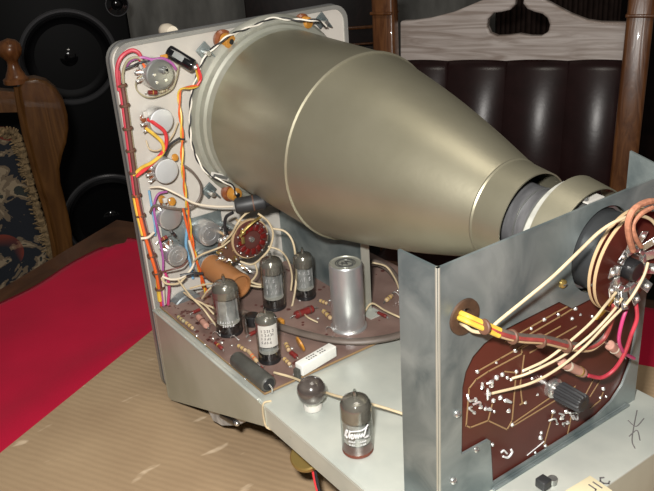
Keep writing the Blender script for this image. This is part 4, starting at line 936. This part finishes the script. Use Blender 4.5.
k0 = CP(641.5, 12, .060); b.use('wood_post').box(k0, (.050, .054, .006), (ex, nrm, lean), bev=.002); b.build('back_post', arm)
m_ = (Aa+Bb)/2; zs = GZ+.45; wd = (Bb-Aa).length
b = B(); b.use('leather').box(V((m_.x, m_.y, GZ+.40))+ey*.24, (wd+.02, .46, .09), (ex, ey, ez), bev=.02); b.build('seat_cushion', arm)
b = B(); b.use('wood_post').box(V((m_.x, m_.y, GZ+.325))+ey*.24, (wd+.06, .50, .05), (ex, ey, ez), bev=.005); b.build('seat_frame', arm)
for sx in (-1, 1):
    for sy in (.02, .46):
        q = V((m_.x, m_.y, GZ))+ex*sx*(wd/2+.0)+ey*sy; b = B(); b.use('wood_post').lathe(q, (0, 0, 1), [(0, .018), (.02, .022), (.2, .024), (.30, .03)], 16); b.build('leg', arm)
# --- left chair
o_ = raypt(40, 120, 1.42); n_ = V((CAM.x-o_.x, CAM.y-o_.y, 0)).normalized(); e_ = ez.cross(n_)
def LP(px, py, off=0.): return plane_pt(px, py, o_, n_)+n_*off
lch = thing('dining_chair', 'brown wooden chair with ball finial and floral tapestry back left of the table', 'chair', V((o_.x, o_.y, GZ)))
side = [(22, 78), (34, 76), (46, 79), (56, 87), (63, 98), (67, 112), (68, 126), (66, 140), (62, 152), (59, 166), (60, 180), (64, 196), (68, 212), (71, 228), (74, 262), (75, 330), (60, 330), (57, 262), (52, 232), (46, 205), (38, 178), (31, 152), (25, 128), (20, 104), (17, 88)]
b = B(); b.use('wood_brown').plate([LP(x, y, .018) for x, y in side], -n_*.036); o = b.build('back_post', lch, label='broad curved wooden side post')
md = o.modifiers.new('b', 'BEVEL'); md.width = .006; md.segments = 3; md.limit_method = 'ANGLE'; md.angle_limit = math.radians(50)
# bead along the inner edge of the post
b = B(); b.use('wood_brown').tube([LP(x-1, y, .020) for x, y in ((17, 84), (20, 104), (25, 128), (31, 152), (38, 178), (46, 205), (52, 232), (57, 262))], .0045, 10); b.build('moulding', lch)
b = B(); b.use('wood_post'); f0 = LP(14, 45); ru = pxr(f0, 1)
b.lathe(LP(17, 82), (0, 0, 1), [(0, ru*13), (ru*4, ru*13), (ru*6, ru*10), (ru*9, ru*9), (ru*13, ru*7), (ru*18, ru*5.5), (ru*22, ru*5.5), (ru*24.5, ru*7.5), (ru*28, ru*10.5), (ru*33, ru*12), (ru*38, ru*11), (ru*42, ru*7.5), (ru*44.5, 0)], 28)
b.build('finial', lch, sharp=50)
b = B(); b.use('wood_brown').plate([LP(x, y, .012) for x, y in ((-70, 84), (16, 90), (22, 110), (-70, 112))], -n_*.024); b.build('top_rail', lch)
b = B(); b.use('wood_brown').plate([LP(x, y, .018) for x, y in ((-95, 60), (-70, 60), (-66, 330), (-88, 330))], -n_*.036); b.build('back_post', lch)
tp = [(-66, 122), (2, 130), (12, 131), (19, 136), (24, 152), (28, 172), (34, 195), (41, 218), (48, 240), (54, 268), (57, 320), (-66, 320)]
b = B(); b.use('tapestry').plate([LP(x, y, .008) for x, y in tp], -n_*.035)
tapo = b.build('tapestry_panel', lch, label='dark floral tapestry back panel')
b = B(); b.use('fringe')
ed = spline([LP(x, y, .012) for x, y in [(-66, 122), (-30, 126), (2, 129), (12, 131), (18, 137), (23, 152), (28, 172), (34, 195), (41, 218), (48, 240), (54, 268)]], 10)
rnd = random.Random(5)
b.tube([p+V((0, 0, rnd.uniform(-.002, .002))) for p in ed], lambda t: .0065+.0018*math.sin(t*190), 8, smooth=1)
for i in range(0, len(ed)-1):
    for _ in range(4):
        p = ed[i].lerp(ed[i+1], rnd.random()); q = p+e_*rnd.uniform(-.016, .008)+ez*rnd.uniform(-.008, .012)+n_*rnd.uniform(-.002, .006)
        b.tube([p, p.lerp(q, .5)+n_*.003, q], .0014, 4, smooth=1)
b.build('fringe', lch, label='beige tufted fringe')
b = B(); b.use('wood_brown').box(V((o_.x, o_.y, GZ+.42))-n_*.17-e_*.20, (.36, .32, .06), (e_, n_, ez), bev=.01); b.build('seat', lch)
for sx in (-.36, -.06):
    for sy in (-.03, -.30):
        q = V((o_.x, o_.y, GZ))+e_*sx+n_*sy; b = B(); b.use('wood_brown').lathe(q, (0, 0, 1), [(0, .016), (.05, .02), (.40, .022)], 14); b.build('leg', lch)
# --- loudspeaker
so = raypt(70, 55, 2.25); sn = V((CAM.x-so.x, CAM.y-so.y, 0)).normalized(); se = ez.cross(sn)
def SP(px, py, off=0.): return plane_pt(px, py, so, sn)+sn*off
spk = thing('loudspeaker', 'tall black floor standing loudspeaker with two large woofers behind the left chair', 'loudspeaker', V((so.x, so.y, GZ)))
ml = SP(-28, 60); mr = SP(134, 60); cx = (ml+mr)/2; W_ = (mr-ml).length; top = .22
b = B(); b.use('speaker').box(V((cx.x, cx.y, (GZ+top)/2))-sn*.17, (W_, .34, top-GZ), (se, sn, ez), bev=.006); b.build('cabinet', spk)
def driver(px, py, rpx, name, cap_px):
    c = SP(px, py, .0); r = pxr(c, rpx)
    b = B(); b.use('spring').lathe(c, sn, [(.0, r), (.008, r), (.011, r*.97), (.011, r*.93), (.007, r*.90), (.004, r*.88)], 64, cap=False); o = b.build(name, spk)
    b = B(); b.use('cone').lathe(c, sn, [(.004, r*.88), (.010, r*.83), (.004, r*.78), (.003, r*.74), (-.020, r*.3), (-.022, 0)], 64, cap=False); b.build('cone', o)
    rc = pxr(c, cap_px); b = B(); b.use('capring').lathe(c, sn, [(-.019, rc*1.14), (-.010, rc*1.08), (-.008, rc*1.02), (-.012, rc*.92)], 40, cap=False); b.use('gloss').lathe(c, sn, [(-.013, rc*.95), (-.006, rc*.86), (.001, rc*.6), (.004, rc*.3), (.005, 0)], 40, cap=False); b.build('dust_cap', o)
driver(69, 57, 48, 'woofer', 14); driver(112, 218, 47, 'woofer', 13)
c = SP(117, 4, 0); r = pxr(c, 11.5); b = B(); b.use('spring').lathe(c, sn, [(0, r), (.006, r), (.006, r*.92), (.002, r*.88)], 32, cap=False); o = b.build('tweeter', spk); b = B(); b.use('gloss').lathe(c, sn, [(.002, r*.88), (.001, r*.5), (.008, r*.3), (.010, 0)], 32, cap=False); b.build('dome', o)
# --- setting
wo = raypt(300, 0, 3.25); wn = V((CAM.x-wo.x, CAM.y-wo.y, 0)).normalized(); we = ez.cross(wn)
b = B(); b.use('wall').box(V((wo.x, wo.y, GZ+1.25))-wn*.05, (6.5, .1, 2.5), (we, wn, ez)); struct(b.build('wall_back'))
fc = (V((wo.x, wo.y, 0))+V((CAM.x, CAM.y, 0)))/2
b = B(); b.use('floor').box(V((fc.x, fc.y, GZ-.05))+wn*.45, (6.5, 4.6, .1), (we, wn, ez)); struct(b.build('floor'))
b = B(); b.use('wood_edge').box(V((wo.x, wo.y, GZ+.05))+wn*.011, (6.5, .02, .1), (we, wn, ez)); struct(b.build('baseboard_back'))
# dark sideboard between loudspeaker and armchair
do = raypt(305, 20, 2.75)
def WP(px, py, off=0.): return plane_pt(px, py, do, wn)+wn*off
def boxpx(b, x0, y0, x1, y1, off, th):
    a, c = WP(x0, y0, off), WP(x1, y1, off); w = (c-a).dot(we); m = (a+c)/2; b.box(m-wn*th/2, (abs(w), th, abs(a.z-c.z)), (we, wn, ez), bev=.002); return b
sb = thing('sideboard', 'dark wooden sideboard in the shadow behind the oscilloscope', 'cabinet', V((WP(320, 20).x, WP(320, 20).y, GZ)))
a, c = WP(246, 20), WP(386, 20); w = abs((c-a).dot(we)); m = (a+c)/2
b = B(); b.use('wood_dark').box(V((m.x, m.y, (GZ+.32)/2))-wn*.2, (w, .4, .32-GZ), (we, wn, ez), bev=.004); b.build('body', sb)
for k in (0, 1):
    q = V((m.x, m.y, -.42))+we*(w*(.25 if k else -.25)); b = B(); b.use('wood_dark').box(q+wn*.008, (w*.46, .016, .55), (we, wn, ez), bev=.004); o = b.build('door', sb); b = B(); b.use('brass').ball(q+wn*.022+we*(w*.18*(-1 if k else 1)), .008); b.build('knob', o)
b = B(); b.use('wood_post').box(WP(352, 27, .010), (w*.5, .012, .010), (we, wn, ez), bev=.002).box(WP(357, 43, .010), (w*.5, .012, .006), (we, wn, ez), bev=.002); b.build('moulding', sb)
# striped curtain behind the armchair
b = B(); b.use('curtain'); r0, r1 = WP(505, 10, -.12), WP(634, 10, -.12); n = 160; lo = []; hi = []
for k in range(n+1):
    p = r0.lerp(r1, k/n); off = wn*(.010*math.sin(k*.95)+.006*math.sin(k*.31)); lo.append(b.bm.verts.new(V((p.x, p.y, GZ+.02))+off)); hi.append(b.bm.verts.new(V((p.x, p.y, .0+.9))+off))
for k in range(n): b._f([lo[k], lo[k+1], hi[k+1], hi[k]])
o = b.build('curtain'); md = o.modifiers.new('s', 'SOLIDIFY'); md.thickness = .004; tag(o, 'dark brown ribbed curtain behind the armchair', 'curtain')
# glass fronted cabinet at the right edge
gc = thing('display_cabinet', 'dark cabinet with reddish wooden mouldings at the far right edge', 'cabinet', V((WP(690, 60).x, WP(690, 60).y, GZ)))
a, c = WP(641, 20, .1), WP(760, 20, .1); w = abs((c-a).dot(we)); m = (a+c)/2
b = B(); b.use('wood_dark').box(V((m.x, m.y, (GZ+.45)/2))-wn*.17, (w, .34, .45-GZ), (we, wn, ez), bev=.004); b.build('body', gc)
b = B(); b.use('wood_post')
for y_, h_ in ((142, .012), (150, .010), (158, .006)): b.box(WP(700, y_, .112), (w, .02, h_), (we, wn, ez), bev=.002)
b.build('moulding', gc)
b = B(); b.use('gloss').box(WP(700, 80, .104), (w*.9, .006, .30), (we, wn, ez)); b.build('glass_door', gc)
# ================================================================== camera, light, render
cd = bpy.data.cameras.new('camera'); co = bpy.data.objects.new('camera', cd); COL.objects.link(co)
rt, dn, fw = R.col[0], R.col[1], R.col[2]
co.matrix_world = Matrix(((rt.x, -dn.x, -fw.x, CAM.x), (rt.y, -dn.y, -fw.y, CAM.y), (rt.z, -dn.z, -fw.z, CAM.z), (0, 0, 0, 1)))
cd.sensor_width = 36; cd.lens = F/654*36; cd.clip_start = .01; cd.clip_end = 50
scn.camera = co
def area(name, loc, tgt, size, power, col, size_y=None):
    l = bpy.data.lights.new(name, 'AREA'); l.energy = power; l.color = col; l.size = size
    if size_y: l.shape = 'RECTANGLE'; l.size_y = size_y
    o = bpy.data.objects.new(name, l); COL.objects.link(o); o.location = loc
    o.rotation_euler = (V(tgt)-V(loc)).to_track_quat('-Z', 'Y').to_euler(); return o
area('camera_flash', CAM-rt*.035-dn*.055-fw*.01, (.2, .1, .12), .035, 6.8, (1, .97, .92), .022)
area('ceiling_lamp', (.35, .1, 1.55), (.2, .1, 0), .55, 5.0, (1, .93, .82))
w = bpy.data.worlds.new('world'); scn.world = w; w.use_nodes = True
w.node_tree.nodes['Background'].inputs[0].default_value = (1, .93, .85, 1); w.node_tree.nodes['Background'].inputs[1].default_value = .07
scn.view_settings.view_transform = 'Standard'; scn.view_settings.look = 'None'; scn.view_settings.exposure = 0; scn.view_settings.gamma = 1
